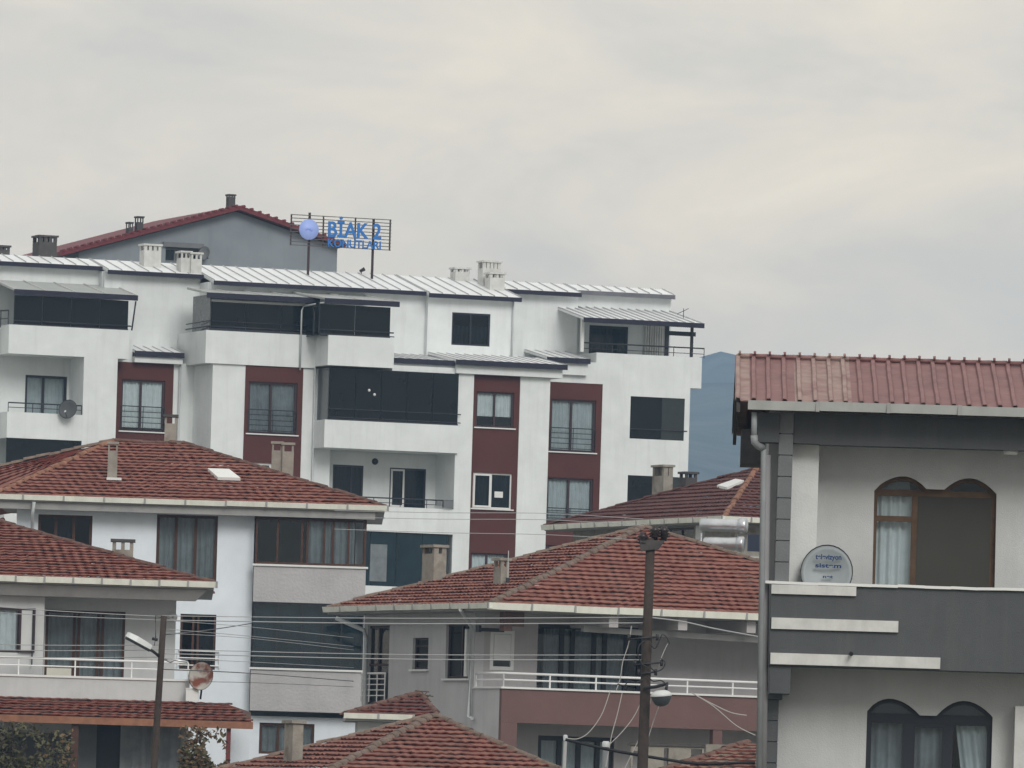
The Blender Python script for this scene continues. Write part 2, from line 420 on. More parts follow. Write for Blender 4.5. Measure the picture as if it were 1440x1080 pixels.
# rusty blotch on the old dish
def add_blotch(m, col, sc, lo, hi):
    t = m.node_tree; b = t.nodes['Principled BSDF']; src = b.inputs['Base Color'].links[0].from_socket
    c = N(t, 'ShaderNodeTexCoord'); n = N(t, 'ShaderNodeTexNoise'); n.inputs['Scale'].default_value = sc; n.inputs['Detail'].default_value = 6
    t.links.new(c.outputs['Object'], n.inputs['Vector'])
    mr = N(t, 'ShaderNodeMapRange'); mr.inputs[1].default_value = lo; mr.inputs[2].default_value = hi
    t.links.new(n.outputs['Fac'], mr.inputs[0])
    mx = N(t, 'ShaderNodeMixRGB'); mx.inputs['Color2'].default_value = (*col, 1)
    t.links.new(mr.outputs[0], mx.inputs['Fac']); t.links.new(src, mx.inputs['Color1']); t.links.new(mx.outputs[0], b.inputs['Base Color'])
add_blotch(K['rust'], (.16, .05, .03), 3.2, .42, .56)
add_blotch(K['concrete'], (.16, .13, .10), 2.2, .55, .72)
def faded_sheets(m, spans, col):
    # two replacement sheets that have bleached paler than the rest
    t = m.node_tree; b = t.nodes['Principled BSDF']; src = b.inputs['Base Color'].links[0].from_socket
    c = N(t, 'ShaderNodeTexCoord'); sp = N(t, 'ShaderNodeSeparateXYZ'); t.links.new(c.outputs['Object'], sp.inputs[0])
    n = N(t, 'ShaderNodeTexNoise'); n.inputs['Scale'].default_value = 3.5; n.inputs['Detail'].default_value = 6; t.links.new(c.outputs['Object'], n.inputs['Vector'])
    mr = N(t, 'ShaderNodeMapRange'); mr.inputs[1].default_value = .32; mr.inputs[2].default_value = .62; mr.inputs[3].default_value = .1; mr.inputs[4].default_value = .95; t.links.new(n.outputs['Fac'], mr.inputs[0])
    for a_, b_ in spans:
        g = N(t, 'ShaderNodeMath', operation='GREATER_THAN'); g.inputs[1].default_value = a_; l = N(t, 'ShaderNodeMath', operation='LESS_THAN'); l.inputs[1].default_value = b_
        t.links.new(sp.outputs['X'], g.inputs[0]); t.links.new(sp.outputs['X'], l.inputs[0])
        m1 = N(t, 'ShaderNodeMath', operation='MULTIPLY'); m2 = N(t, 'ShaderNodeMath', operation='MULTIPLY')
        t.links.new(g.outputs[0], m1.inputs[0]); t.links.new(l.outputs[0], m1.inputs[1]); t.links.new(m1.outputs[0], m2.inputs[0]); t.links.new(mr.outputs[0], m2.inputs[1])
        mx = N(t, 'ShaderNodeMixRGB'); mx.inputs['Color2'].default_value = (*col, 1); t.links.new(m2.outputs[0], mx.inputs['Fac']); t.links.new(src, mx.inputs['Color1']); src = mx.outputs[0]
    t.links.new(src, b.inputs['Base Color'])

# ------------------------------------------------------------------ shared builders
def curtain_mesh(s0, s1, z0, z1, t, amp=.03, wl=.16):
    mb = MB(); n = max(6, int((s1 - s0) / wl * 6)); a = []
    ph = random.random() * 6
    for i in range(n + 1):
        s = s0 + (s1 - s0) * i / n
        y = t + amp * math.sin(2*math.pi*(s - s0)/wl + ph + .8*math.sin(5*s)) + amp * .4 * random.uniform(-1, 1)
        a.append((mb.bm.verts.new((s, y, z0)), mb.bm.verts.new((s, y + random.uniform(-.005, .005), z1))))
    for p, q in zip(a, a[1:]):
        f = mb.bm.faces.new((p[0], q[0], q[1], p[1])); f.smooth = True
    return mb
def window(fr, parent, r, t, cols=(.5,), rows=(), fw=.06, fm='wfmetal', gm='glass', curtain=None, curtz=(0, 1), curts=(0, 1), depth=.12, sill=None, rail=None, railz=.45, name='window', label=None, sash=None):
    s0, s1, z0, z1 = r
    W, H = s1 - s0, z1 - z0
    xs = [s0 + fw] + [v for c in cols for v in (s0 + W*c - fw*.5, s0 + W*c + fw*.5)] + [s1 - fw]
    zs = [z0 + fw] + [v for c in rows for v in (z0 + H*c - fw*.4, z0 + H*c + fw*.4)] + [z1 - fw]
    holes = [(xs[i], xs[i+1], zs[j], zs[j+1]) for i in range(0, len(xs), 2) for j in range(0, len(zs), 2)]
    mb = MB(); mb.wall(s0, s1, z0, z1, t + depth - .03, t + depth + .05, holes)
    w = mb.build(name, K[fm], parent, fr.rel)
    if label: w['label'] = label
    g = MB()
    for h in holes: g.box(h[0] - .005, h[1] + .005, t + depth + .004, t + depth + .012, h[2] - .005, h[3] + .005)
    g.build('pane', K[gm], w)
    if sash is not None:
        h = holes[sash]; q = MB(); q.wall(h[0] - .02, h[1] + .02, h[2] - .02, h[3] + .02, t + depth - .06, t + depth - .033, [(h[0] + .05, h[1] - .05, h[2] + .05, h[3] - .05)])
        q.build('sash', K['whitepvc'], w)
    if curtain:
        c = curtain_mesh(s0 + W*curts[0] + .02, s0 + W*curts[1] - .02, z0 + H*curtz[0] + .02, z0 + H*curtz[1] - .02, t + depth + .10)
        c.build('curtain', K[curtain], w, recalc=False)
    if sill:
        q = MB(); q.box(s0 - .08, s1 + .08, t - .07, t + depth - .032, z0 - .05, z0 - .002); q.build('sill', K[sill], w)
    if rail:
        q = MB(); zt = z0 + H * railz; n = 5
        for i in range(n): q.tube([(s0 - .02, t - .06, z0 + .12 + (zt - z0 - .12)*i/(n-1)), (s1 + .02, t - .06, z0 + .12 + (zt - z0 - .12)*i/(n-1))], .020 if i == n-1 else .014, 5)
        for f_ in (0.0, .5, 1.0): q.tube([(s0 + W*f_, t - .06, z0 + .05), (s0 + W*f_, t - .06, zt)], .016, 5)
        for f_ in (0.0, 1.0): q.tube([(s0 + W*f_, t - .06, zt - .05), (s0 + W*f_, t + .03, zt - .05)], .014, 5)
        q.build('handrail', K[rail], w)
    return w
def railing(fr, parent, pts, z0, h, m='rail', bars=(.5,), post=1.2, r=.022, rb=.012, name='railing'):
    """pts: plan polyline (s,t); top bar at z0+h."""
    q = MB()
    for a, b in zip(pts, pts[1:]):
        A, B = Vector((a[0], a[1], 0)), Vector((b[0], b[1], 0)); L = (B - A).length
        q.tube([A + Vector((0, 0, z0 + h)), B + Vector((0, 0, z0 + h))], r, 6)
        for k in bars: q.tube([A + Vector((0, 0, z0 + h*k)), B + Vector((0, 0, z0 + h*k))], rb, 5)
        n = max(1, round(L / post))
        for i in range(n + 1):
            p = A.lerp(B, i / n); q.tube([p + Vector((0, 0, z0 - .02)), p + Vector((0, 0, z0 + h))], rb*1.15, 5)
    return q.build(name, K[m], parent, fr.rel)
def chimney(fr, parent, s, t, z0, z1, w, d, m='concrete', cap='concrete', vents=2, vh=.22, name='chimney'):
    q = MB(); zb = z1 - vh - .07
    jz = lambda: random.uniform(-.01, .01)
    q.hexa([(s-w/2, t-d/2, z0), (s+w/2, t-d/2, z0), (s+w/2, t+d/2, z0), (s-w/2, t+d/2, z0), (s-w/2+jz(), t-d/2, zb), (s+w/2+jz(), t-d/2, zb), (s+w/2, t+d/2, zb), (s-w/2, t+d/2, zb)])
    pw = max(.045, w * .17); oh = min(.05, w * .12)
    for i in range(vents + 1):
        c = s - w/2 + pw/2 + (w - pw) * i / max(vents, 1)
        for y in (t - d/2, t + d/2 - pw):
            q.box(c - pw/2, c + pw/2, y + .002, y + pw - .002, zb, z1 - .07)
    q.box(s - w/2 - oh, s + w/2 + oh, t - d/2 - oh, t + d/2 + oh, z1 - .07, z1, 1)
    return q.build(name, [K[m], K[cap]], parent, fr.rel)
def roof_face(mb, A, B, C, D, row=.28, tw=.12, lift=.060, u0=0, mi=0, ei=1):
    """tiled face: eave A-B, top D-C (A below D). Courses overlap like real tiles; edges are a little uneven."""
    A, B, C, D = (Vector(p) for p in (A, B, C, D))
    nrm = (B - A).cross(D - A).normalized()
    if nrm.z < 0: nrm = -nrm
    e = (B - A).normalized()
    L = abs((((C + D) / 2) - A).dot(nrm.cross(e)))
    n = max(2, round(L / row))
    for i in range(n):
        f0, f1 = i / n, (i + 1.06) / n
        f1 = min(f1, 1)
        a, b, c, d = A.lerp(D, f0), B.lerp(C, f0), B.lerp(C, f1), A.lerp(D, f1)
        w = (b - a).length
        k = max(1, round(w / tw)); off = random.random()
        sag = random.uniform(-.006, .006)
        lo, hi, fr_, bk = [], [], [], []
        up = (d - a).normalized()
        for j in range(k + 1):
            g = j / k
            jt = random.uniform(-.009, .009) + sag + (.013 if j % 2 else -.006)
            if random.random() < .04: jt += random.uniform(-.02, .015)
            e_ = a.lerp(b, g) - up * random.uniform(-.012, .02)
            lo.append(mb.bm.verts.new(e_ + nrm * (lift + jt)))
            fr_.append(mb.bm.verts.new(e_ + nrm * (lift + jt - lift*.44)))
            bk.append(mb.bm.verts.new(e_ + up * .12 + nrm * .008))
            hi.append(mb.bm.verts.new(d.lerp(c, g) + nrm * (.012 + jt * .7)))
        for j in range(k):
            for vs, vv in (((lo[j], lo[j+1], hi[j+1], hi[j]), ((0,.05),(1,.05),(1,.95),(0,.95))), ((fr_[j], fr_[j+1], lo[j+1], lo[j]), ((0,.05),(1,.05),(1,.1),(0,.1))), ((bk[j], bk[j+1], fr_[j+1], fr_[j]), ((0,.05),(1,.05),(1,.1),(0,.1)))):
                try: f = mb.bm.faces.new(vs)
                except ValueError: continue
                f.material_index = mi if vs[0] is lo[j] else ei
                for l, (x, y) in zip(f.loops, vv): l[mb.uv].uv = (u0 + (j + (i % 2)) * .5 + x * .49 + .005 + (i % 2) * 57, i + y)
def ridge_caps(mb, P, Q, r=.085, step=.36, mi=0):
    P, Q = Vector(P), Vector(Q); d = (Q - P); L = d.length; d.normalize()
    side = d.cross(Vector((0, 0, 1))).normalized(); up = side.cross(d).normalized()
    n = max(1, round(L / step))
    for i in range(n):
        a = P + d * (L * i / n); b = P + d * (L * (i + 1.12) / n)
        j = random.uniform(-.015, .02); k = random.uniform(-.02, .02)
        ra, rb = r * random.uniform(1.0, 1.15), r * random.uniform(.8, .92)
        rings = []
        for c, rr in ((a, ra), (b, rb)):
            rings.append([mb.bm.verts.new(c + side * (rr * math.cos(q) + k) + up * (rr * .8 * math.sin(q) + .02 + j)) for q in [math.pi * m / 5 for m in range(6)]])
        for m in range(5):
            f = mb.bm.faces.new((rings[0][m], rings[0][m+1], rings[1][m+1], rings[1][m])); f.material_index = mi; f.smooth = True
        f = mb.bm.faces.new(rings[0]); f.material_index = mi
def gutter(fr, parent, pts, z, m='gutter', w=.12, h=.13, joints=1.05, out=1, name='gutter'):
    """box gutter along a plan polyline; pts are its outer face points (s,t)."""
    q = MB()
    for a, b in zip(pts, pts[1:]):
        A, B = Vector((a[0], a[1], 0)), Vector((b[0], b[1], 0)); d = (B - A).normalized(); L = (B - A).length
        nn = Vector((-d.y, d.x, 0)) * out
        n = max(1, round(L / joints)); g = .012
        for i in range(n):
            p0 = A + d * (L*i/n + g/2); p1 = A + d * (L*(i+1)/n - g/2); zz = z + random.uniform(-.006, .006)
            P = [p0, p1, p1 + nn*w, p0 + nn*w]
            low = [p0 + nn*.035, p1 + nn*.035, p1 + nn*w, p0 + nn*w]
            q.hexa([x + Vector((0, 0, zz - h)) for x in low] + [x + Vector((0, 0, zz)) for x in P])
            q.hexa([x + Vector((0, 0, zz - h*1.06)) for x in (p1 - d*.03 - nn*.004, p1 + d*.02 - nn*.004, p1 + d*.02 + nn*.03, p1 - d*.03 + nn*.03)] + [x + Vector((0, 0, zz + .008)) for x in (p1 - d*.03 - nn*.004, p1 + d*.02 - nn*.004, p1 + d*.02 + nn*.03, p1 - d*.03 + nn*.03)], 1)
    return q.build(name, [K[m], K['soffit']], parent, fr.rel)
def dish(name, c, aim, rx, rz, label, m='dishgrey', depth=.12, arm=True, cat='satellite dish', pole=None):
    """offset dish: reflector bowl facing aim, feed arm, back bracket and short mast."""
    root = empty(name, c); aim = Vector(aim).normalized()
    sd = aim.cross(Vector((0, 0, 1))).normalized(); up = sd.cross(aim).normalized()
    q = MB(); n, k = 28, 6; rings = []
    for off in (0, -.012):
        for j in range(k + 1):
            f = j / k
            rings.append([q.bm.verts.new(sd*(rx*f*math.cos(2*math.pi*i/n)) + up*(rz*f*math.sin(2*math.pi*i/n)) + aim*(depth*f*f + off)) for i in range(n)] if f else None)
    def strip(A, B):
        for i in range(n):
            fc = q.bm.faces.new((A[i], A[(i+1) % n], B[(i+1) % n], B[i])); fc.smooth = True
    for base in (0, k + 1):
        cen = q.bm.verts.new(aim * (0 if base == 0 else -.012))
        for i in range(n): q.bm.faces.new((cen, rings[base+1][i], rings[base+1][(i+1) % n])).smooth = True
        for j in range(1, k): strip(rings[base+j], rings[base+j+1])
    strip(rings[k], rings[2*k+1])
    q.build('reflector', K[m], root)
    q = MB(); q.tube([sd*(rx*1.005*math.cos(2*math.pi*i/n)) + up*(rz*1.005*math.sin(2*math.pi*i/n)) + aim*(depth+.004) for i in range(n + 1)], .006, 5, cap=False); q.build('rim', K['dark'], root)
    if arm:
        q = MB(); e = aim*(rx*1.15) - up*(rz*.55)
        q.tube([-up*rz*.9 + aim*depth*.8, e], .014, 5); q.build('feed_arm', K['dark'], root)
        q = MB(); q.lathe([(.001, -.05), (.03, -.05), (.035, .04), (.02, .06), (.001, .06)], e, (e*-1 + aim*depth), 10); q.build('feed_horn', K['whitepvc'], root)
    q = MB(); q.box(-.08, .08, -.08, .08, -.1, .1)
    b = -aim * .1
    for v in q.bm.verts: v.co = b + sd*v.co.x + aim*v.co.y + up*v.co.z
    pl = pole or Vector((0, 0, -rz - .25)); q.tube([b, b + pl], .025, 8); q.build('mast', K['dark'], root)
    return tag(root, label, cat)
def text_obj(body, size, loc, width, m, parent, name='lettering', extrude=.02, bold=.012, tilt=0):
    cu = bpy.data.curves.new(name, 'FONT'); cu.body = body; cu.size = size; cu.extrude = extrude; cu.offset = size*bold; cu.align_x = 'LEFT'
    cu.materials.append(K[m]); o = bpy.data.objects.new(name, cu); COL.objects.link(o); o.parent = parent
    bpy.context.view_layer.update()
    me = bpy.data.meshes.new_from_object(o.evaluated_get(bpy.context.evaluated_depsgraph_get()))
    if not me.materials: me.materials.append(K[m])
    bpy.data.objects.remove(o)
    xs_ = [v.co.x for v in me.vertices]; x0 = min(xs_); k = (width/(max(xs_) - x0)) if width else 1
    for v in me.vertices: v.co.x = (v.co.x - x0)*k
    o = bpy.data.objects.new(name, me); COL.objects.link(o); o.parent = parent
    o.matrix_local = Matrix.Translation(loc) @ Matrix.Rotation(R(90) + tilt, 4, 'X')
    return o

# ------------------------------------------------------------------ terrain, hills, air
def ramp(y):
    T = ((-60, 0), (60, 0), (118, .6), (190, 2), (215, 3), (232, 4.2), (270, 6), (328, 9.3), (400, 13), (600, 15), (1500, 18), (4400, 20))
    for (a, b), (c, d) in zip(T, T[1:]):
        if y <= c: return b + (d - b) * (y - a) / (c - a)
    return 20
q = MB()
ys = [-45, 0, 40, 60, 90, 118, 150, 190, 215, 232, 250, 270, 300, 328, 360, 400, 500, 600, 1000, 1500, 2500, 4150]
xs = [-1390, -700, -300, -120, -60, -40, -25, -12, 0, 12, 25, 40, 60, 120, 300, 700, 1390]
V = [[q.bm.verts.new((x, y, ramp(y) - .05)) for x in xs] for y in ys]
for a, b in zip(V, V[1:]):
    for i in range(len(xs) - 1): q.bm.faces.new((a[i], a[i+1], b[i+1], b[i]))
tag(q.build('ground', K['ground']), kind='structure')
def hill(Y, prof, depth, base):
    q = MB(); rows = []
    pts = []
    N_ = 140
    for i in range(N_ + 1):
        x = -1380 + 2760 * i / N_
        z = None
        for (x0, z0), (x1, z1) in zip(prof, prof[1:]):
            if x0 <= x <= x1:
                f = (x - x0) / (x1 - x0); f = f*f*(3 - 2*f); z = z0 + (z1 - z0) * f
        z += .9*math.sin(x*.041 + Y) + .7*math.sin(x*.137 + 1) + random.uniform(-.8, .8)
        pts.append((x, z))
    for k in range(9):
        f = k / 8; rows.append([q.bm.verts.new((x, Y - depth * (1 - f), base + (z - base) * math.sin(f * math.pi / 2) * (1 if f > .99 else 1 - .05 - .05*math.sin(x*.03 + k)))) for x, z in pts])
    rows.append([q.bm.verts.new((x, Y + 40, base)) for x, z in pts])
    for a, b in zip(rows, rows[1:]):
        for i in range(N_): q.bm.faces.new((a[i], a[i+1], b[i+1], b[i])).smooth = True
    return tag(q.build('hill', K['hill'], recalc=False), kind='structure')
h1 = wp(1000, 499, 4050).z; h2 = wp(1000, 532, 3400).z
hill(4050, [(-1390, h1*.72), (-500, h1*.8), (60, h1*.97), (100, h1), (125, h1*.992), (180, h1*.95), (420, h1*.82), (1390, h1*.6)], 500, 15)
hill(3400, [(-1390, h2*.8), (-300, h2*.9), (40, h2*.99), (120, h2*1.0), (260, h2*.95), (1390, h2*.7)], 900, 15)
q = MB(); q.box(-1400, 1400, -50, 4200, -1.2, 262)
hz = q.build('haze', bpy.data.materials.new('air'), None)
tag(hz, kind='stuff')
m = hz.data.materials[0]; m.use_nodes = True; t = m.node_tree; t.nodes.remove(t.nodes['Principled BSDF'])
pv = N(t, 'ShaderNodeVolumePrincipled'); pv.inputs['Color'].default_value = (.46, .70, 1.0, 1); pv.inputs['Density'].default_value = .00022; pv.inputs['Anisotropy'].default_value = 0.0
t.links.new(pv.outputs[0], t.nodes['Material Output'].inputs['Volume'])
# ================================================================== white apartment block
M = Fr(560, 560, 328, 20, 9.3, 'apartment_block')
tag(M.root, 'white five storey apartment block with maroon panels and pale standing seam roof', 'apartment building')
mr = M.root
RC = .22; RT = 5.5; RA = M.z(290, 373, RT) - RC*RT
rz = lambda t: RA + RC*t
def eave(x0, y0, x1, y1):
    a, b = M.plane(x0, y0, RA, RC), M.plane(x1, y1, RA, RC)
    return a, b, (a.y + b.y) / 2
eA = eave(10, 368, 140, 374); eB = eave(152, 378, 280, 387); eC = eave(300, 394, 597, 410); eD = eave(601, 411.5, 734, 419); eE = eave(706, 406, 812, 411.5); eF = eave(815, 408, 949, 415)
sL = -30.0
sb = [sL, (eA[1].x + eB[0].x)/2, eC[0].x, eC[1].x + .08, eD[1].x, (eE[1].x + eF[0].x)/2, eF[1].x]
te = [e[2] for e in (eA, eB, eC, eD, eE, eF)]
TB = 14.0
rf = MB(); FA = []
for i in range(6):
    a, b, t0 = sb[i], sb[i+1], te[i]
    rf.slab((a, t0, rz(t0)), (b, t0, rz(t0)), (b, RT, rz(RT)), (a, RT, rz(RT)), .10)
    n = int((b - a) / .5)
    for k in range(n + 1):
        s = a + .04 + (b - a - .08) * k / n
        rf.hexa([(s-.013, t0-.01, rz(t0)+.002), (s+.013, t0-.01, rz(t0)+.002), (s+.013, RT, rz(RT)+.002), (s-.013, RT, rz(RT)+.002),
                 (s-.010, t0-.01, rz(t0)+.042), (s+.010, t0-.01, rz(t0)+.042), (s+.010, RT, rz(RT)+.042), (s-.010, RT, rz(RT)+.042)], 1)
    FA.append((a + .003, b - .003, t0 - .06, t0 - .004, rz(t0) - .17, rz(t0) - .004))
rf.slab((sL, RT, rz(RT)-.002), (sb[6], RT, rz(RT)-.002), (sb[6], TB+.4, rz(RT)-2.0), (sL, TB+.4, rz(RT)-2.0), .1)
roof = rf.build('roof', [K['seam'], K['seamrib']], mr)
for b_ in FA: MB().box(*b_).build('fascia', K['navy'] if b_ is not FA[-1] else K['navyfade'], roof)
WL = MB()
zlow = M.z(400, 520, 3)
tw = [x + .35 for x in te]
for i in range(6):
    a, b = sb[i], sb[i+1]; holes = []
    if i == 3:
        wr = M.rect(636, 439, 688.5, 487.5, tw[3]); holes = [wr]
        window(M, mr, wr, tw[3], (.5,), fw=.07, fm='blackframe', gm='darkglass', curtain='dimcurt', curtz=(0, .62), depth=.08)
        a = M.s(601, 460, tw[3]); b = M.s(722, 460, tw[3])
    if i == 5:
        b = M.s(944, 425, tw[5])
        wr = M.rect(829, 457, 882.5, 496, tw[5]); wr = (wr[0], wr[1], wr[2] - 1.2, wr[3]); holes = [wr]
        window(M, mr, wr, tw[5], (.46,), fw=.10, fm='blackframe', gm='darkglass', curtain='greycurt', depth=.06, name='terrace_door')
    if i == 2: b = M.s(601, 460, tw[3]) + .2
    WL.wall(a, b, zlow - 1.5, rz(tw[i]) - .104, tw[i], tw[i] + .25, holes)
    if i == 3:
        WL.box(a, a + .25, tw[3] + .252, tw[2] + .3, zlow - 1.5, rz(tw[3]) - .104)
        WL.box(b - .25, b, tw[3] + .252, tw[4] + .3, zlow - 1.5, rz(tw[3]) - .104)
        # filler under the stepped roof on the right of the dormer block
    if i == 1: WL.box(a - .02, a + .23, tw[1] + .252, tw[0] + .24, zlow - 1.5, rz(tw[1]) - .104)
    if i == 2: WL.box(a - .02, a + .23, tw[2] + .252, tw[1] + .2, zlow - 1.5, rz(tw[2]) - .104)
sR = M.s(944, 425, tw[5])
sRw = M.s(969, 590, 1.5)
WL.box(sR - .3, sR - .01, tw[5] + .26, TB - .01, zlow - 1.5, rz(tw[5]) - .11)
WL.box(sL + .02, sRw - .02, TB, TB + .25, 0, rz(RT) - 2.3)
WL.box(sL, sL + .25, 1.9, TB - .01, 0, rz(te[0]) - .12)
zf = M.z(980, 505, 1.5)
# --- left balcony stack
t1 = 1.5
r = M.rect(13, 456, 181, 505, t1)
WL.box(r[0], r[1], t1, 3.6, r[2], r[3])
z505, z581, z617 = r[2], M.z(60, 581, t1), M.z(60, 617.5, t1)
s117, s164 = M.s(117, 550, t1), M.s(164, 560, t1)
WL.box(s117, s164, t1 + .001, 3.45, 0, z505 - .001)
sl0 = M.s(10, 590, t1)
WL.box(sl0, s117 - .001, t1 + .002, t1 + .14, z617, z581)
WL.box(sl0, sl0 + .14, t1 + .142, 3.2, z617, z581)
WL.box(sl0 + .142, s117 - .001, t1 + .142, 3.2, z617 + .01, z617 + .2)
zb2 = M.z(60, 665, t1)
WL.box(sl0, s117 - .002, t1 + .002, 3.2, 0, zb2)
tb = 3.3
dr = M.rect(36, 527, 93, 582, tb); dr = (dr[0], dr[1], dr[2] - .9, dr[3])
WL.wall(sL + .26, s117 + .3, 0, z505 + .8, tb, tb + .25, [dr])
window(M, mr, dr, tb, (.44,), fw=.09, fm='blackframe', curtain='greycurt', curtz=(.25, 1), depth=.06, name='balcony_door')
WL.box(sL + .26, r[0] - .3, t1 + 1.1, 3.29, z505 + .01, r[3] - .1)
WL.box(sL + .26, sl0 - .3, t1 + 1.1, 3.29, z617 + .01, z581 - .05)
railing(M, mr, [(sl0 + .05, t1 + .07), (s117 - .02, t1 + .07)], z581, M.z(60, 568, t1) - z581, 'railgrey', (.5,), 1.1, .028, .014)
# lower dark enclosure
q = MB(); rr = M.rect(10, 620, 112, 665, t1); q.box(sl0 + .02, s117 - .005, t1 + .05, t1 + .1, zb2, z617 - .005); q.build('balcony_glazing', K['screen'], mr)
# upper terrace lean-to
def leanto(x0, y0, x1, y1, tf, twall, rise, name='awning', step=1.1, m='polycarb'):
    s0, zz = M.at(x0, y0, tf); s1, z1 = M.at(x1, y1, tf); z = (zz + z1)/2
    q = MB(); q.slab((s0, tf, z), (s1, tf, z), (s1, twall, z + rise), (s0, twall, z + rise), .05)
    n = int((s1 - s0)/step)
    for k in range(n + 1):
        s = s0 + .03 + (s1 - s0 - .06)*k/n
        q.hexa([(s-.02, tf, z+.001), (s+.02, tf, z+.001), (s+.02, twall, z+rise+.001), (s-.02, twall, z+rise+.001), (s-.02, tf, z+.04), (s+.02, tf, z+.04), (s+.02, twall, z+rise+.04), (s-.02, twall, z+rise+.04)], 1)
    o = q.build(name, [K[m], K['chimwhite']], mr)
    q = MB(); q.box(s0 - .01, s1 + .01, tf - .08, tf - .003, z - .19, z + .015); q.build('fascia', K['navy'], o)
    return s0, s1, z
a0, a1, az = leanto(20, 407.5, 193, 415.5, t1 - .25, tw[0] - .003, .52)
sc_ = M.rect(20, 412, 180, 462, t1 + .12)
q = MB(); n = 4
for k in range(n): q.box(sc_[0] + (sc_[1]-sc_[0])*k/n + .012, sc_[0] + (sc_[1]-sc_[0])*(k+1)/n - .012, t1 + .12, t1 + .16, r[3], az - .19)
gl = q.build('balcony_glazing', K['screen'], mr)
q = MB(); q.tube([(sc_[0], t1 + .04, r[3] + .16), (sc_[1] + .1, t1 + .04, r[3] + .16)], .03, 6); q.tube([(sc_[1] + .12, t1 + .02, r[3]), (M.s(190, 421, t1), t1 - .1, az - .2)], .03, 6)
q.box(sc_[0], sc_[1], t1 + .1, t1 + .18, r[3] + .001, r[3] + .05)
q.build('guard_rail', K['wfmetal'], gl)
railing(M, mr, [(r[0] - 3.2, t1 + 1.15), (r[0] - .3, t1 + 1.15), (r[0] + .02, t1 + .2)], r[3] - .08, .62, 'railgrey', (.5,), .5, .03, .02)
# --- first maroon panel bay
t2 = 2.3
p0, p1, pz0, pz1 = M.rect(164.5, 508.5, 240.5, 640, t2)
wr = M.rect(171, 533, 230, 608, t2); WL.wall(p1 + .001, M.s(268, 560, t2) + 1.2, 0, pz1 + .05, t2, t2 + .25)
pm = MB(); pm.wall(p0 - .4, p1, 0, pz1, t2 - .03, t2 + .22, [wr]); pm.build('facade_panel', K['maroon'], mr)
window(M, mr, wr, t2 - .03, (.46,), (), .08, 'plum', curtain='curtain', curtz=(0.05, 1), depth=.1, sill='whitepvc', rail='railgrey', railz=.48)
# small roof over the bay
def stub_roof(pts_f, tf, tb_, rise, zoff=0):
    (x0, y0), (x1, y1) = pts_f
    s0, za = M.at(x0, y0, tf); s1, zc = M.at(x1, y1, tf); z = (za + zc)/2
    q = MB(); q.slab((s0, tf, z), (s1, tf, z), (s1, tb_, z + rise), (s0, tb_, z + rise), .08)
    n = max(2, int((s1 - s0)/.36))
    for k in range(n + 1):
        s = s0 + .03 + (s1 - s0 - .06)*k/n
        q.hexa([(s-.02, tf, z+.001), (s+.02, tf, z+.001), (s+.02, tb_, z+rise+.001), (s-.02, tb_, z+rise+.001), (s-.014, tf, z+.03), (s+.014, tf, z+.03), (s+.014, tb_, z+rise+.03), (s-.014, tb_, z+rise+.03)], 1)
    o = q.build('lower_roof', [K['seam'], K['seamrib']], mr)
    q = MB(); q.box(s0 - .02, s1 + .02, tf - .07, tf - .003, z - .19, z + .012); q.build('fascia', K['navy'], o)
    return s0, s1, z
f0, f1, fz = stub_roof(((190, 493.5), (258, 497)), t2 - .35, tw[1] + .01, .28)
WL.box(f0 + .01, f1, t2 - .3, t2 + .6, pz1 + .002, fz - .2)
WL.box(p0 - .4, f0, t2 - .02, t2 + .6, pz1 + .002, r[3] - .3)
# --- projecting block with second panel
t3 = 0.0
b0 = M.s(297.5, 580, t3); b1 = M.s(343.5, 580, t3); b2 = M.s(424, 600, t3); b3 = M.s(448, 600, t3) + .5
zt3 = M.z(360, 514, t3)
wr = M.rect(350, 536, 416, 612, t3); wr2 = M.rect(345, 650, 380, 720, t3)
WL.wall(b0, b1, 0, zt3 - .01, t3, t3 + .25); WL.wall(b2, b3, 0, zt3 - .01, t3, t3 + .25)
WL.box(b0 + .001, b0 + .25, t3 + .252, t2 + .2, 0, zt3 - .011)
pm = MB(); pm.wall(b1 + .001, b2 - .001, 0, zt3 - .01, t3 - .03, t3 + .22, [wr, wr2]); pm.build('facade_panel', K['maroon'], mr)
window(M, mr, wr, t3 - .03, (.47,), (), .08, 'plum', curtain='dimcurt', depth=.1, sill='whitepvc', rail='railgrey', railz=.46)
window(M, mr, wr2, t3 - .03, (.5,), (), .08, 'whitepvc', curtain='greycurt', depth=.1, sill='whitepvc')
# block balcony
t3b = -.1
r1 = M.rect(290, 464, 444, 513, t3b)
WL.box(r1[0], r1[1], t3b, 3.4, zt3, r1[3])
t4 = -1.6
r2 = M.rect(462, 471, 553.5, 517, t4)
WL.box(r2[0], r2[1], t4, 2.0, r2[2] - .02, r2[3])
a0, a1, az = leanto(291, 411, 449, 420.5, t3b - .25, tw[2] - .003, .30)
q = MB(); n = 3; x0 = M.s(297, 440, .02); x1 = r1[1]
for k in range(n): q.box(x0 + (x1-x0)*k/n + .012, x0 + (x1-x0)*(k+1)/n - .012, .02, .06, r1[3], az - .22)
g1 = q.build('balcony_glazing', K['screen'], mr)
q = MB(); q.box(x0 - .05, x0 - .01, .03, tw[2] - .01, r1[3], az - .02); q.build('side_glazing', K['screengrey'], g1)
q = MB(); q.tube([(x0 - .35, 2.0, r1[3] + .1), (x0 - .12, -.02, r1[3] + .16), (x1 + .05, -.02, r1[3] + .16)], .03, 6); q.tube([(x0 - .35, 2.0, r1[3] + .3), (x0 - .12, -.02, r1[3] + .36), (x1 + .05, -.02, r1[3] + .36)], .022, 6); q.box(x0 - .06, x1, 0, .08, r1[3] + .001, r1[3] + .09)
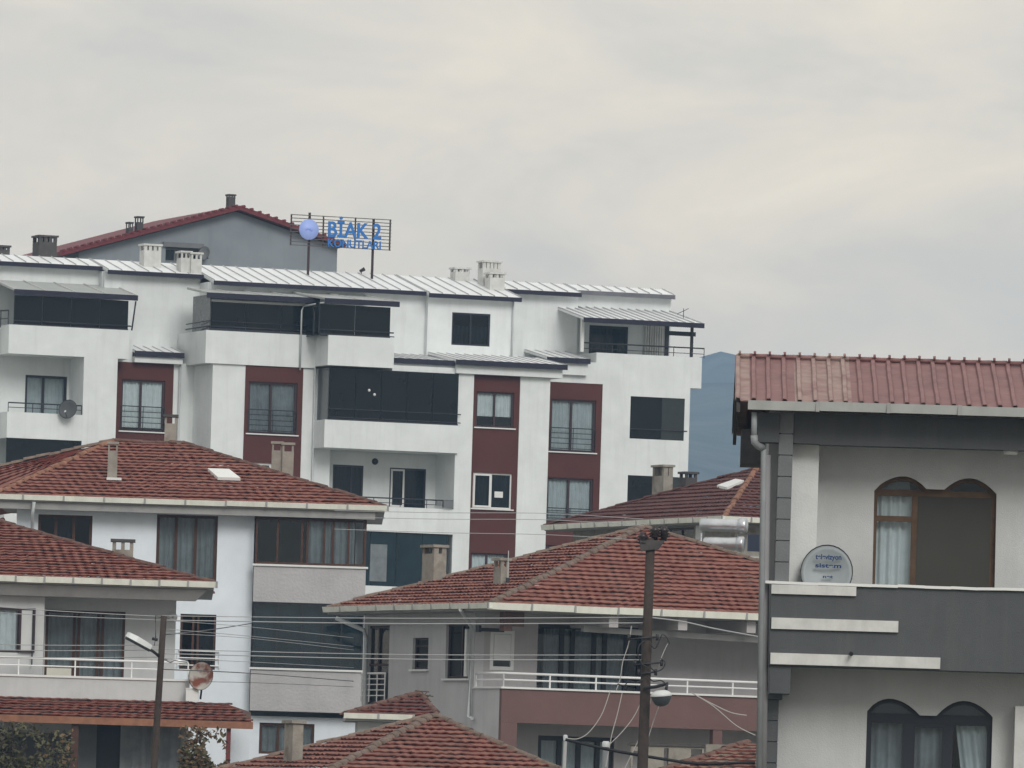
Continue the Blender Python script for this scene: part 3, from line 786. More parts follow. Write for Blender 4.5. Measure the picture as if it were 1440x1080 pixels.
q.box(x0, x1, -.03, .03, az - .3, az - .22, 1); q.build('guard_rail', [K['wfmetal'], K['whitepvc']], g1)
a0, a1, az2 = leanto(457, 419, 561, 425.5, t4 - .2, tw[2] - .004, .42)
x0, x1, _, _ = M.rect(450, 428, 548.5, 471, t4 + .1)
q = MB(); n = 2
for k in range(n): q.box(x0 + (x1-x0)*k/n + .012, x0 + (x1-x0)*(k+1)/n - .012, t4 + .1, t4 + .14, r2[3] - .04, az2 - .2)
g2 = q.build('balcony_glazing', K['screen'], mr)
q = MB(); q.box(x0 - .04, x0 - .005, t4 + .14, .2, r2[3] - .04, az2 - .1); q.build('side_glazing', K['screen'], g2)
q = MB(); q.tube([(x0, t4 + .03, r2[3] + .2), (x1 + .12, t4 + .03, r2[3] + .2)], .03, 6); q.tube([(x1 - .1, t4 + .03, r2[3] + .05), (x1 + .15, t4 + .03, r2[3] + .05)], .02, 5); q.box(x0, x1, t4 + .08, t4 + .16, r2[3] + .001, r2[3] + .06); q.build('guard_rail', K['wfmetal'], g2)
# downpipes
def dpipe(pts, r=.045):
    q = MB(); q.tube(pts, r, 8); q.build('downpipe', K['pipe'], mr)
sx, zx = M.at(446, 427, t4 - .05); sx2, zx2 = M.at(442, 515, t4)
dpipe([(sx + .5, t4 - .1, zx + .12), (sx + .28, t4 - .1, zx + .05), (sx - .05, t3b - .1, zx - .02), (sx - .12, t3b - .1, zx - .2), (sx - .12, t3b - .1, zx2 - .1)], .034)
sx, zx = M.at(254, 505, t2 - .1); dpipe([(sx, t2 - .1, zx + .1), (sx, t2 - .1, 0)])
sx, zx = M.at(443.5, 515, -.08); dpipe([(sx, -.08, zx), (sx + .06, -.08, 0)])
sx, zx = M.at(722, 424, tw[3] - .06); dpipe([(sx, tw[3] - .06, zx), (sx, tw[3] - .06, zx - 2.2)], .04)
# --- glazed stack
t5 = -1.3
g = M.rect(463, 517, 643.5, 598.5, t5 + .02)
gL = M.s(463, 560, t5 + .02)
q = MB(); n = 5
for k in range(n): q.box(gL + (g[1]-gL)*k/n + .01, gL + (g[1]-gL)*(k+1)/n - .01, t5 + .02, t5 + .06, g[2], g[3])
g3 = q.build('balcony_glazing', K['screen'], mr)
q = MB(); q.box(gL - .05, gL - .01, t5 + .06, -.05, g[2], g[3]); q.build('side_glazing', K['screengrey'], g3)
q = MB(); q.tube([(gL - .05, t5 - .03, g[2] + .42), (g[1] + .1, t5 - .03, g[2] + .42)], .022, 5); q.tube([(gL - .05, t5 - .03, g[2] + .1), (g[1] + .1, t5 - .03, g[2] + .1)], .02, 5); q.box(gL, g[1], t5, t5 + .08, g[2] + .001, g[2] + .06); q.build('guard_rail', K['wfmetal'], g3)
for lx, ly in ((519, 549), (526.5, 555)):
    c = M.at(lx, ly, t5 + .01); q = MB(); q.lathe([(.001, -.06), (.04, -.045), (.06, 0), (.04, .045), (.001, .06)], (c[0], t5 + .005, c[1]), (0, 0, 1), 12); q.build('globe', K['whitepvc'], g3)
pr = M.rect(456.5, 591, 643, 637.5, t5)
WL.box(pr[0], g[1] + .04, t5 - .02, .9, pr[2], g[2] - .002)
zs1 = pr[2]
zr0 = M.z(560, 713, t5)
tl = .95
d1 = M.rect(468.5, 653, 509.5, 716, tl); w2 = M.rect(548.5, 657.5, 598, 709, tl)
d1 = (d1[0], d1[1], d1[2] - .5, d1[3]); w2 = (w2[0], w2[1], w2[2] - .2, w2[3])
sRi = M.s(640, 680, t5)
WL.wall(b3 - .6, sRi + .3, 0, zs1 - .003, tl, tl + .25, [d1, w2])
window(M, mr, d1, tl, (.62,), (), .07, 'wfmetal', 'darkglass', curtain='dimcurt', depth=.06, name='balcony_door')
window(M, mr, w2, tl, (.42,), (), .07, 'wfmetal', 'darkglass', curtain='dimcurt', depth=.06, sash=0)
q = MB(); c = M.at(527.5, 649, tl - .02); q.lathe([(.02, 0), (.13, .0), (.12, .05), (.02, .08)], (c[0], tl - .005, c[1]), (0, -1, 0), 14); q.build('wall_lamp', K['dark'], mr)
sP0, sP1 = M.s(449, 730, t5), sRi
zp2 = M.z(560, 748.5, t5)
WL.box(sP0, sP1 - .002, t5, t5 + .14, zp2, zr0); WL.box(sP0, sP1 - .002, t5 + .142, tl - .002, zp2 + .01, zp2 + .2); WL.box(sP0, sP0 + .14, t5 + .142, -.02, zp2, zr0)
railing(M, mr, [(sP0 + .05, t5 + .07), (sP1 - .03, t5 + .07)], zr0, M.z(560, 701, t5) - zr0, 'railgrey', (.45,), 1.0, .03, .014)
q = MB(); sB, zB = M.at(630, 705, t5 + .02); q.box(sB - .22, sB + .18, t5 - .12, t5 + .05, zr0 + .05, zr0 + .33); q.box(sB - .5, sB - .3, t5 - .08, t5 + .05, zr0 + .12, zr0 + .3); q.build('planter_box', K['midgrey'], mr)
zg2 = M.z(560, 825, t5)
q = MB(); n = 5
for k in range(n): q.box(sP0 + .03 + (sP1-sP0-.2)*k/n + .012, sP0 + .03 + (sP1-sP0-.2)*(k+1)/n - .012, t5 + .12, t5 + .16, zg2, zp2 - .003)
g4 = q.build('balcony_glazing', K['screengreen'], mr)
lp = M.rect(521, 765, 543, 818, t5 + .1); q = MB(); q.box(lp[0], lp[1], t5 + .09, t5 + .118, lp[2], lp[3]); q.build('blind', K['dimcurt'], g4)
WL.box(sP0, sP1 - .002, t5, tl - .003, 0, zg2 - .002)
# pier, third panel, pier, fourth panel, right section
t6 = -1.1
zc0 = M.z(700, 528, t6)
q0 = sRi; q1 = M.s(663.5, 600, t6); q2 = M.s(730, 600, t6); q3 = M.s(772, 600, t6)
WL.box(q0, q1 - .001, t6 - .1, 1.4, 0, zc0 - .01)
WL.box(q2 + .001, q3, t6, 1.6, 0, zc0 - .012)
wa = M.rect(671, 550, 722.5, 602.5, t6); wb = M.rect(666, 664, 719.5, 716.5, t6); wc = M.rect(663, 777, 713, 832, t6)
pm = MB(); pm.wall(q1, q2, 0, zc0 - .011, t6 + .05, t6 + .3, [wa, wb, wc]); pm.build('facade_panel', K['maroon'], mr)
window(M, mr, wa, t6 + .05, (.5,), (), .07, 'plum', curtain='curtain', curtz=(.3, 1), depth=.1, sill='whitepvc')
w_ = window(M, mr, wb, t6 + .05, (.48,), (), .06, 'whitepvc', 'darkglass', curtain='dimcurt', depth=.1, sill='whitepvc', sash=0)
nt_ = M.rect(696, 691, 707.5, 700, t6 + .1); q = MB(); q.box(nt_[0], nt_[1], t6 + .135, t6 + .148, nt_[2], nt_[3]); q.build('paper_notice', K['whitepvc'], w_)
window(M, mr, wc, t6 + .05, (.45,), (), .07, 'plum', curtain='curtain', depth=.1)
cb = M.rect(642, 513, 791, 530, t5 - .05)
WL.box(cb[0], cb[1], t5 - .05, 1.45, zc0, zc0 + .42)
WL.box(M.s(553, 512, t5), cb[0] - .001, t5 + .1, 1.0, g[3] + .002, g[3] + .22)
f0, f1, fz1 = stub_roof(((554, 504), (643, 507.5)), -1.15, tw[2] - .01, .36)
f2, f3, fz2 = stub_roof(((642, 507), (797, 512.5)), -1.5, tw[3] - .005, .42)
f4, f5, fz3 = stub_roof(((770, 501), (829, 506.5)), 1.2, tw[4] - .01, .40)
WL.box(f0 + .02, f1 - .02, -1.08, tw[2], g[3] + .222, fz1 - .09); WL.box(f2 + .01, f3 - .05, -1.42, 1.4, zc0 + .421, fz2 - .09); WL.box(f3 - .4, f5 - .02, 1.3, tw[4], zc0 + .3, fz3 - .09)
t7 = 1.5
u0 = M.s(846, 600, t7); pR = M.rect(827, 495, 986, 546.5, t7)
zpn = M.z(810, 538.5, t7)
WL.box(f3 - .6, pR[1] - 1.0, t7 + .001, 1.85, zpn + .002, fz3 - .1)
WL.box(u0 - .3, pR[1], t7, 7.0, pR[2], pR[3])
wd = M.rect(775.5, 560.5, 836.5, 637, t7); we = M.rect(770, 671, 833, 735, t7); wf = M.rect(768, 766, 800, 812, t7)
pm = MB(); pm.wall(q3 - .6, u0 - .001, 0, zpn, t7 + .02, t7 + .27, [wd, we, wf]); pm.build('facade_panel', K['maroon'], mr)
window(M, mr, wd, t7 + .02, (.47,), (), .08, 'plum', curtain='greycurt', depth=.1, sill='whitepvc', rail='railgrey', railz=.45)
window(M, mr, we, t7 + .02, (.48,), (), .08, 'plum', curtain='greycurt', depth=.1, rail='railgrey', railz=.3)
window(M, mr, wf, t7 + .02, (.48,), (), .08, 'plum', curtain='dimcurt', depth=.1)
h1_ = M.rect(887, 557, 961.5, 620, t7); h2_ = M.rect(883, 668, 958, 722, t7); h3_ = (h2_[0], h2_[1], h2_[2] - 3, h2_[3] - 3)
sRw = M.s(969.5, 590, t7)
WL.wall(u0, sRw, 0, pR[2] - .002, t7, t7 + .25, [h1_, h2_, h3_])
WL.box(sRw - .25, sRw - .001, t7 + .252, TB - .01, 0, pR[2] - .002)
for hh, two in ((h1_, 1), (h2_, 1), (h3_, 0)):
    q = MB(); W_ = hh[1] - hh[0]
    q.box(hh[0], hh[0] + W_*.58, t7 + .05, t7 + .09, hh[2], hh[3]); o = q.build('balcony_glazing', K['screen'], mr)
    q = MB(); q.box(hh[0] + W_*.585, hh[1], t7 + .04, t7 + .08, hh[2], hh[3]); q.build('side_glazing', K['screenlight'], o)
    q = MB(); q.tube([(hh[0], t7 - .02, hh[2] + .38), (hh[1] + .12, t7 - .02, hh[2] + .38)], .02, 5); q.build('guard_rail', K['wfmetal'], o)
# right terrace awning
tA = .9
s0, z0_ = M.at(821, 447.5, tA); s1, z1_ = M.at(989, 455, tA); za = (z0_ + z1_)/2
zb_ = M.z(800, 431, tw[5])
q = MB(); tb_ = tw[5] - .004; q.slab((s0, tA, za), (s1, tA, za), (s1, tb_, zb_), (s0, tb_, zb_), .07)
for k in range(15):
    s = s0 + .03 + (s1 - s0 - .06)*k/14
    q.hexa([(s-.022, tA, za+.001), (s+.022, tA, za+.001), (s+.022, tb_, zb_+.001), (s-.022, tb_, zb_+.001), (s-.016, tA, za+.05), (s+.016, tA, za+.05), (s+.016, tb_, zb_+.05), (s-.016, tb_, zb_+.05)], 1)
aw = q.build('awning', [K['seam'], K['seamrib']], mr)
q = MB(); q.box(s0 - .01, s1 + .02, tA - .09, tA - .003, za - .17, za + .02); q.build('fascia', K['navy'], aw)
q = MB(); zp = pR[3]
sa, _ = M.at(824, 470, tA + .3); q.box(sa - .06, sa + .06, tA + .65, tA + .77, zp, za + .05); q.build('post', K['whitepvc'], aw)
sb_, _ = M.at(938, 470, t7 + .25); q = MB(); q.box(sb_ - .07, sb_ + .07, t7 + .2, t7 + .32, zp, za + .08); q.build('post', K['wfmetal'], aw)
sc2, _ = M.at(973, 470, t7 + .25); q = MB(); q.box(sc2 - .05, sc2 + .05, t7 + .2, t7 + .3, zp, za + .08); q.build('post', K['wfmetal'], aw); q = MB()
q.box(sb_, sc2 + .2, t7 + .34, t7 + .44, M.z(950, 471, t7), M.z(950, 465, t7))
q.build('beam', K['wfmetal'], aw)
q = MB(); n = 9
for k in range(n): q.box(sb_ + .1 + (sc2-sb_-.15)*k/n + .02, sb_ + .1 + (sc2-sb_-.15)*(k+1)/n - .02, tw[5] - .12 + .02*(k % 2), tw[5] - .06 + .02*(k % 2), zp, zb_ - .15)
q.build('terrace_screen', K['chimwhite'], mr)
railing(M, mr, [(sa, t7 + .1), (pR[1] + .12, t7 + .1)], zp, M.z(900, 485.5, t7) - zp, 'railgrey', (.4,), 1.4, .03, .014)
WL.build('wall', K['white'], mr)
def roof_chim(x0, y0, x1, y1, t, vents=3, m='chimwhite', cap='chimwhite', d=.6):
    s0, zt = M.at(x0, y0, t); s1, zb = M.at(x1, y1, t)
    return chimney(M, mr, (s0+s1)/2, t, min(zb, rz(min(t, 2*RT - t))) - .3, zt, s1 - s0, d, m, cap, vents, min(.28, (zt - zb)*.25))
roof_chim(200, 343, 223, 371, 4.6); roof_chim(252, 353, 265, 383, 3.6, 2); roof_chim(266, 355, 280, 383, 3.5, 2)
roof_chim(637, 376, 657, 392, 5.2, 2); roof_chim(676, 366.5, 700, 402, 4.2, 4); roof_chim(686, 383, 706, 404, 3.3, 2)
roof_chim(51, 331, 75, 360, 6.4, 3, 'darkconc', 'darkconc', .9); roof_chim(-8, 345, 10, 360, 6.4, 3, 'darkconc', 'darkconc', .7)

# roof sign
ts = 4.2
sg = empty('roof_sign', M.w(M.s(435, 380, ts), ts, rz(ts) + M.zb - M.zb)); sg.rotation_euler.z = M.th
SO = (M.s(435, 380, ts), ts, rz(ts))
sg.location = M.w(*SO)
tag(sg, 'blue lettered slatted sign on two posts above the white apartment roof', 'roof sign')
def sp(px, py):
    s, z = M.at(px, py, ts); return s - SO[0], z - SO[2]
x0, z1 = sp(409, 302); x1, z0 = sp(549.5, 352); zt0 = sp(409, 302)[1]; zb0 = sp(409, 344)[1]
zt0 = (sp(409, 302)[1] + sp(550, 309)[1])/2; zb0 = (sp(409, 344)[1] + sp(549, 352)[1])/2
q = MB()
for k in range(10):
    z = zb0 + (zt0 - zb0)*k/9; q.box(x0, x1, -.02, .02, z - .015, z + .015)
q.build('slat_frame', K['slat'], sg)
for px in (409.7, 455, 500, 549): 
    xx = sp(px, 325)[0]; q = MB(); q.box(xx - .025, xx + .025, .021, .07, zb0 - .02, zt0 + .02); q.build('upright', K['plum'], sg)
for px, py in ((434.5, 380), (524.5, 386)):
    xx = sp(px, py)[0]; q = MB(); q.box(xx - .04, xx + .04, .075, .155, -.05, zt0 + (.12 if px < 500 else 0)); q.build('post', K['plum'], sg)
cx, cz = sp(433.5, 323)
q = MB(); q.lathe([(.001, 0), (.39, 0), (.40, .03), (.40, .07), (.001, .07)], (cx, -.03, cz), (0, -1, 0), 32); dk = q.build('disc', K['signdisc'], sg)
q = MB()
for k, (dx, dz, w) in enumerate(((-.10, .02, .09), (.02, .03, .10), (.10, -.02, .08))):
    q.tube([(cx + dx - w/2, -.108, cz + dz), (cx + dx, -.112, cz + dz - .05), (cx + dx + w/2, -.108, cz + dz + .03)], .012, 5)
q.build('emblem', K['signmark'], dk)
bx, bz = sp(460.5, 334); bx2, _ = sp(535, 337)
text_obj('BİAK 2', .84, (bx, -.06, sp(497, 334.5)[1]), bx2 - bx, 'signblue', sg, extrude=.03, bold=.02)
text_obj('KONUTLARI', .43, (bx, -.06, sp(497, 348.5)[1]), bx2 - bx, 'signblue', sg, extrude=.03, bold=.012)
# lamp on the roof beside the sign
lc = M.plane(508, 386, RA, RC)
bl = empty('roof_spotlight', M.w(lc.x, lc.y, lc.z)); tag(bl, 'tiny dark spotlight standing on the white roof between the sign posts', 'spotlight')
q = MB(); q.tube([(0, 0, -.02), (0, 0, .13)], .02, 6); q.build('stem', K['dark'], bl)
q = MB(); q.lathe([(.001, -.1), (.05, -.1), (.08, .1), (.001, .1)], (0.03, 0, .17), (.8, .3, .45), 12); q.build('lamp_head', K['dark'], bl)
c = M.w(M.s(96, 577, t1 - .15), t1 - .2, M.z(96, 577, t1 - .2))
dish('satellite_dish', c, (-.25, -1, .35), .36, .38, 'small dark grey satellite dish hung on the left white balcony railing', 'charcoal', pole=Vector((0, .12, .45)))
an = M.w(M.s(961, 447, 2.5), 2.5, za + .25); 
at_ = empty('roof_aerial', an); tag(at_, 'thin dark aerial on the right terrace awning of the white block', 'aerial')
q = MB(); q.tube([(0, 0, -.1), (0, 0, .42)], .014, 5); q.build('mast', K['dark'], at_)
q = MB(); q.tube([(-.25, .1, .2), (.2, -.05, .42)], .012, 5)
for k in range(4): q.tube([(-.2 + .11*k, -.12 + .0*k, .22 + .055*k), (-.2 + .11*k, .2, .22 + .055*k)], .008, 4)
q.build('aerial_boom', K['dark'], at_)

# ================================================================== grey gabled block behind
G = Fr(332, 330, 392, 20, 13, 'gabled_block')
tag(G.root, 'blue grey gabled building with crimson roof rising behind the white apartment block', 'building')
pk = G.at(332, 296, 0); le = G.at(80, 361, 0); re_ = G.at(474, 346, 0)
sl_, sr_ = G.s(110, 375, 0), G.s(474, 365, 0)
zl = lambda s: pk[1] + (le[1] - pk[1])*(s - pk[0])/(le[0] - pk[0]) if s < pk[0] else pk[1] + (re_[1] - pk[1])*(s - pk[0])/(re_[0] - pk[0])
hole = G.rect(233, 347, 281, 371, 0)
q = MB(); poly = [(sl_, 0), (sr_, 0), (sr_, zl(sr_) - .05), (pk[0], pk[1] - .05), (sl_, zl(sl_) - .05)]
q.polywall(poly, [[(hole[0], hole[2]), (hole[1], hole[2]), (hole[1], hole[3]), (hole[0], hole[3])]], 0, 12)
q.build('wall', K['bluegrey'], G.root)
wn = window(G, G.root, (hole[0] + .02, hole[1] - .02, hole[2] + .02, hole[3] - .02), .25, (.33, .66), (), .09, 'midgrey', 'darkglass', curtain='greycurt', curts=(.0, .5), depth=.1)
q = MB(); q.box(hole[0] - .15, hole[1] + .15, -.12, .0, hole[3], hole[3] + .22); q.build('lintel', K['midgrey'], wn)
q = MB(); ov = .55
for (a, b) in (((le[0], le[1]), pk), (pk, (re_[0] + .25, zl(re_[0] + .25)))):
    q.hexa([(a[0], -ov, a[1]), (b[0], -ov, b[1]), (b[0], 12.4, b[1]), (a[0], 12.4, a[1]), (a[0], -ov, a[1] + .20), (b[0], -ov, b[1] + .20), (b[0], 12.4, b[1] + .20), (a[0], 12.4, a[1] + .20)])
n = 26
for (a, b) in (((le[0], le[1]), pk), (pk, (re_[0] + .2, zl(re_[0] + .2)))):
    m_ = n if a[0] < pk[0] - .1 else 13
    for k in range(m_):
        f = (k + .5)/m_; s = a[0] + (b[0]-a[0])*f; z = a[1] + (b[1]-a[1])*f + .22
        q.tube([(s, -ov - .05, z), (s, -ov + .5, z)], .07, 6)
gr = q.build('roof', K['tilegable'], G.root)
for x0, y0, x1, y1, v in ((321, 273, 329.5, 296, 1), (192.5, 304, 200.5, 328, 1), (180, 312, 186, 330, 1)):
    s0, zt = G.at(x0, y0, .2); s1, zb = G.at(x1, y1, .2)
    chimney(G, G.root, (s0+s1)/2, .3, zb - .3, zt, s1 - s0, .4, 'darkconc', 'darkconc', v, .2 if y0 > 280 else .05)
c = G.w(G.s(288, 358, -.35), -.35, G.z(288, 358, -.35)); dish('satellite_dish', c, (-.5, -1, .4), .30, .34, 'grey satellite dish on the wall of the gabled building behind', 'midgrey', pole=Vector((.1, .35, -.1)))
# ================================================================== tiled houses
def hip_roof(fr, parent, A, B, C, D, ze, P, Q, tile='tile', cap='captile', capa=None, capr=.085, soff=.14, row=.27, soffm='soffit', faces='flrb'):
    """eave corners A front-left, B front-right, C back-right, D back-left (s,t) at height ze; ridge P (left) to Q (right) as 3D points."""
    a, b, c, d = (Vector((x[0], x[1], ze)) for x in (A, B, C, D)); P, Q = Vector(P), Vector(Q)
    q = MB()
    if (P - Q).length < .05: Q = P.copy()
    if 'f' in faces: roof_face(q, a, b, Q, P, row)
    if 'l' in faces: roof_face(q, d, a, P, P, row)
    if 'r' in faces: roof_face(q, b, c, Q, Q, row)
    if 'b' in faces: roof_face(q, c, d, P, Q, row * 2)
    rf = q.build('roof', [K[tile], K['tileedge']], parent, fr.rel, recalc=False)
    q = MB()
    for x, y in ((b, Q), (c, Q), (d, P)): ridge_caps(q, x, y, capr)
    qa = MB(); ridge_caps(qa, a, P, capr*1.15); qa.build('ridge_cap', K[capa or cap], rf, recalc=False)
    if (P - Q).length > .1: ridge_caps(q, P, Q, capr)
    q.build('ridge_cap', K[cap], rf, recalc=False)
    q = MB(); z0 = ze - soff
    q.hexa([(p.x, p.y, z0) for p in (a, b, c, d)] + [(p.x, p.y, ze - .012) for p in (a, b, c, d)]); q.build('soffit', K[soffm], rf)
    return rf

# ------------------------------------------------------------------ white house with brown windows, left
L = Fr(300, 760, 232, 1.2, 4.2, 'white_tiled_house')
tag(L.root, 'white three storey house with clay tile roof and brown glazed corner balcony', 'house')
lr = L.root
ov = .7
sA, zA = L.at(-8, 694, -ov); sB, zB = L.at(541, 716, -ov); ze = (zA + zB)/2
tR = 4.2
P = L.at(158, 624, tR); Q = L.at(258, 622, tR); P = Vector((P[0], tR, (P[1] + Q[1])/2)); Q = Vector((Q[0], tR, P.z))
roofL = hip_roof(L, lr, (sA, -ov), (sB, -ov), (sB, 9.1), (sA, 9.1), ze, P, Q, 'tile', 'captile', 'orange')
W = L.at(-30, 678, 5.0); Wp = Vector((W[0] - 1.5, 5.0, W[1] - .1)); q = MB()
roof_face(q, Vector((sA + .3, .6, ze + .1)), Vector((P.x - .9, tR - .9, P.z - .35)), P + Vector((0, .2, -.05)), Wp, .27)
roof_face(q, Wp + Vector((0, 4, -1.2)), Wp, P + Vector((0, .25, -.05)), P + Vector((0, 4.0, -1.2)), .6)
ridge_caps(q, Wp, P, .10, mi=2)
q.build('side_roof', [K['tile'], K['tileedge'], K['mortar']], roofL, recalc=False)
gutter(L, roofL, [(sA - .3, -ov - .13), (sB + .1, -ov - .13)], ze + .04, h=.14, w=.13)
q = MB(); q.box(sA, sB - .25, -ov + .06, -ov + .2, ze - .34, ze - .13); q.build('fascia', K['soffit'], roofL)
wl = MB()
h1 = L.rect(54, 723, 128, 800, 0); h2 = L.rect(221, 723, 304, 817, 0); h3 = L.rect(254, 863, 302, 942, 0)
s357 = L.s(356, 800, 0); sL0 = sA + .6
zt = ze - .142
wl.wall(sL0, s357, -.3, zt, 0, .25, [h1, h2, h3]); 
sR5 = L.s(513, 800, 0); 
te_ = -.42
e1 = L.rect(359, 727, 511.5, 797, te_); pp1 = L.rect(357, 797, 513, 850.5, te_); e2 = L.rect(354, 850, 490, 942, te_); pp2 = L.rect(352, 945, 489, 1003, te_)
eS0, eS1 = pp1[0], pp1[1]
wl.box(sL0, sL0 + .25, .252, 8.4, -.3, zt); wl.box(sL0, eS1 - .05, 8.402, 8.65, -.3, zt); wl.box(eS1 - .3, eS1 - .05, .5, 8.4, -.3, zt)
low = L.rect(365, 1016, 441, 1062, .0)
wl.wall(s357 + .001, eS1 - .05, -.3, pp2[2] - .14, .01, .26, [low])
wl.build('wall', K['cool'], lr)
for pp_, ee_ in ((pp1, e1), (pp2, e2)):
    q = MB(); q.box(eS0, eS1, te_, te_ + .14, pp_[2], ee_[2] - .06); q.box(eS0, eS1, te_ + .141, .4, pp_[2] + .003, pp_[2] + .15)
    q.box(eS1 - .14, eS1 - .002, te_ + .141, .49, pp_[2] + .151, ee_[2] - .061); q.build('balcony_parapet', K['brick'], lr)
for e, m in ((e1, 'whitepvc'), (e2, 'whitepvc')):
    q = MB(); q.box(eS0 - .04, eS1 + .06, te_ - .05, te_ + .18, e[2] - .058, e[2] - .004); q.build('sill', K[m], lr)
w = window(L, lr, (eS0 + .02, eS1 - .01, e1[2], zt - .22), te_ - .07, (.2, .42, .47, .62, .70, .84), (), .06, 'brown', 'glass', curtain='dimcurt', curts=(.47, .9), depth=.12, name='balcony_glazing')
q = MB(); q.wall(.3, .3 + .1, 0, .1, 0, .1); q.bm.clear()
q.box(eS1 - .1, eS1 - .02, te_ + .1, .45, e1[2], zt - .2); q.build('corner_post', K['brown'], w)
w = window(L, lr, (eS0 + .02, eS1 - .01, e2[2], pp1[2] - .004), te_ - .07, (.22, .44, .63, .8), (), .04, 'blackframe', 'glass', curtain=None, depth=.12, name='balcony_glazing')
q = MB(); q.box(eS0 + .05, eS1 - .05, te_ + .24, te_ + .28, e2[2], pp1[2] - .01); q.build('tinted_pane', K['screengreen'], w)
window(L, lr, h1, 0, (.33, .66), (), .08, 'brown', 'darkglass', curtain='dimcurt', curts=(.3, .7), depth=.1)
window(L, lr, h2, 0, (.32, .64), (), .08, 'brown', 'glass', curtain='dimcurt', depth=.1)
w = window(L, lr, h3, 0, (.36, .5), (), .06, 'brown', 'darkglass', curtain='dimcurt', curts=(.4, .95), depth=.1)
railing(L, lr, [(h3[0] - .05, -.06), (h3[1] + .12, -.06)], L.z(278, 938, 0), L.z(278, 915.5, 0) - L.z(278, 938, 0), 'rail', (.55, .1), .9, .022, .016)
window(L, lr, low, .01, (.34, .62), (), .07, 'brown', 'glass', curtain='dimcurt', depth=.1)
s0, zt_ = L.at(152, 622, 1.2); s1, zb_ = L.at(165, 673, 1.2)
def lch(x0, y0, x1, y1, t, d, vents, m='concrete', cap='concrete', name='chimney', down=.4):
    s0, zt = L.at(x0, y0, t); s1, zb = L.at(x1, y1, t)
    return chimney(L, roofL, (s0+s1)/2, t, zb - down, zt, s1 - s0, d, m, cap, vents, .18)
o = lch(152.5, 621, 164.5, 671, 1.0, .25, 1)
s0, z0 = L.at(150, 674, .85); s1, _ = L.at(171, 674, .85)
q = MB(); q.box(s0, s1, .72, .9, z0 - .02, z0 + .05); q.build('flashing', K['whitepvc'], o)
lch(232, 583, 248, 620, tR + .2, .45, 1, 'concrete', 'darkconc')
lch(383, 621, 396, 668, 6.8, .5, 1, down=1.3); lch(397.5, 622.5, 412, 668, 6.7, .5, 1, down=1.3)
c4 = [L.plane(x, y, ze - (P.z - ze)/(tR + ov)*(-ov), (P.z - ze)/(tR + ov)) for x, y in ((292, 664.5), (322, 665.5), (338, 678), (306, 677))]
q = MB(); q.hexa([p + Vector((0, 0, .04)) for p in (c4[3], c4[2], c4[1], c4[0])] + [p + Vector((0, -.02, .12)) for p in (c4[3], c4[2], c4[1], c4[0])]); q.build('roof_window', K['whitepvc'], roofL)
q = MB(); s_, z_ = L.at(48, 706, -ov); q.tube([(s_, -ov - .08, z_), (s_ - .03, -ov - .06, z_ - .35), (s_ - .05, -.08, z_ - .75), (s_ - .05, -.08, 0)], .05, 8); q.build('downpipe', K['pipe'], lr)

# ------------------------------------------------------------------ grey house, lower left
B = Fr(200, 880, 214, 2.2, 3.0, 'grey_tiled_house')
tag(B.root, 'light grey house with tile roof, railed balcony and brown doors at lower left', 'house')
br = B.root
ov = .8
sA = B.s(-260, 808, -ov); sB, zB = B.at(301, 820, -ov); z0_ = B.z(0, 813, -ov); ze = (zB + z0_)/2
tR = 4.6; Q = B.at(-8, 733, tR); Q = Vector((Q[0], tR, Q[1])); P = Vector((sA + 4.5, tR, Q.z))
roofB = hip_roof(B, br, (sA, -ov), (sB, -ov), (sB, 10), (sA, 10), ze, P, Q, 'tile', 'captile')
gutter(B, roofB, [(sA, -ov - .13), (sB + .08, -ov - .13)], ze + .05, h=.15, w=.13, joints=.72)
zs = B.z(150, 841, -.6)
q = MB(); q.hexa([(sA, -.55, zs), (sB - .45, -.55, zs), (sB - .45, .0, zs), (sA, .0, zs), (sA, -.72, ze - .15), (sB - .15, -.72, ze - .15), (sB - .15, .2, ze - .15), (sA, .2, ze - .15)]); q.build('eave_beam', K['soffit'], roofB)
s158, zt = B.at(158.5, 758, 2.2); s187, zb = B.at(187, 786, 2.2)
chimney(B, roofB, (s158 + s187)/2, 2.2, zb - .6, zt, s187 - s158, .5, 'concrete', 'darkconc', 2, .2)
wl = MB(); s62 = B.s(62, 880, 0); s225 = B.s(247, 880, 0); tb = 1.1
zf = B.z(120, 952, 0)
d1 = B.rect(62, 857, 174, 946, tb); d1 = (d1[0] + .05, d1[1], zf - .1, d1[3])
wl.wall(sA + .8, s62, -.3, ze - .16, -.2, .05, [B.rect(-60, 852, 27, 918, -.2), ])
wl.box(s62 - .25, s62 - .002, .052, tb, -.3, ze - .16)
wl.wall(s62 - .24, s225, -.3, ze - .16, tb, tb + .25, [d1])
wl.box(s225 - .25, s225 - .001, tb + .252, 9.2, -.3, ze - .16); wl.box(sA + .8, s225, 9.21, 9.45, -.3, ze - .16); wl.box(sA + .8, sA + 1.05, .06, 9.2, -.3, ze - .16)
wl.build('wall', K['palegrey'], br)
w = window(B, br, d1, tb, (.36, .42, .66, .72), (), .07, 'brown', 'glass', curtain='dimcurt', depth=.08, name='balcony_door')
q = MB(); q.box(d1[0] + .06, d1[0] + (d1[1]-d1[0])*.34, tb + .03, tb + .045, zf - .08, zf + .22); q.build('door_panel', K['cream'], w)
ww = B.rect(-60, 852, 27, 918, -.2); window(B, br, ww, -.2, (.5,), (), .07, 'plum', 'glass', curtain='curtain', depth=.08)
sh = B.rect(28, 855, 48.5, 918, -.26); q = MB(); q.wall(sh[0], sh[1], sh[2], sh[3], -.28, -.24, [(sh[0]+.05, sh[1]-.05, sh[2]+.05, sh[3]-.05)]); o = q.build('shutter', K['plum'], br)
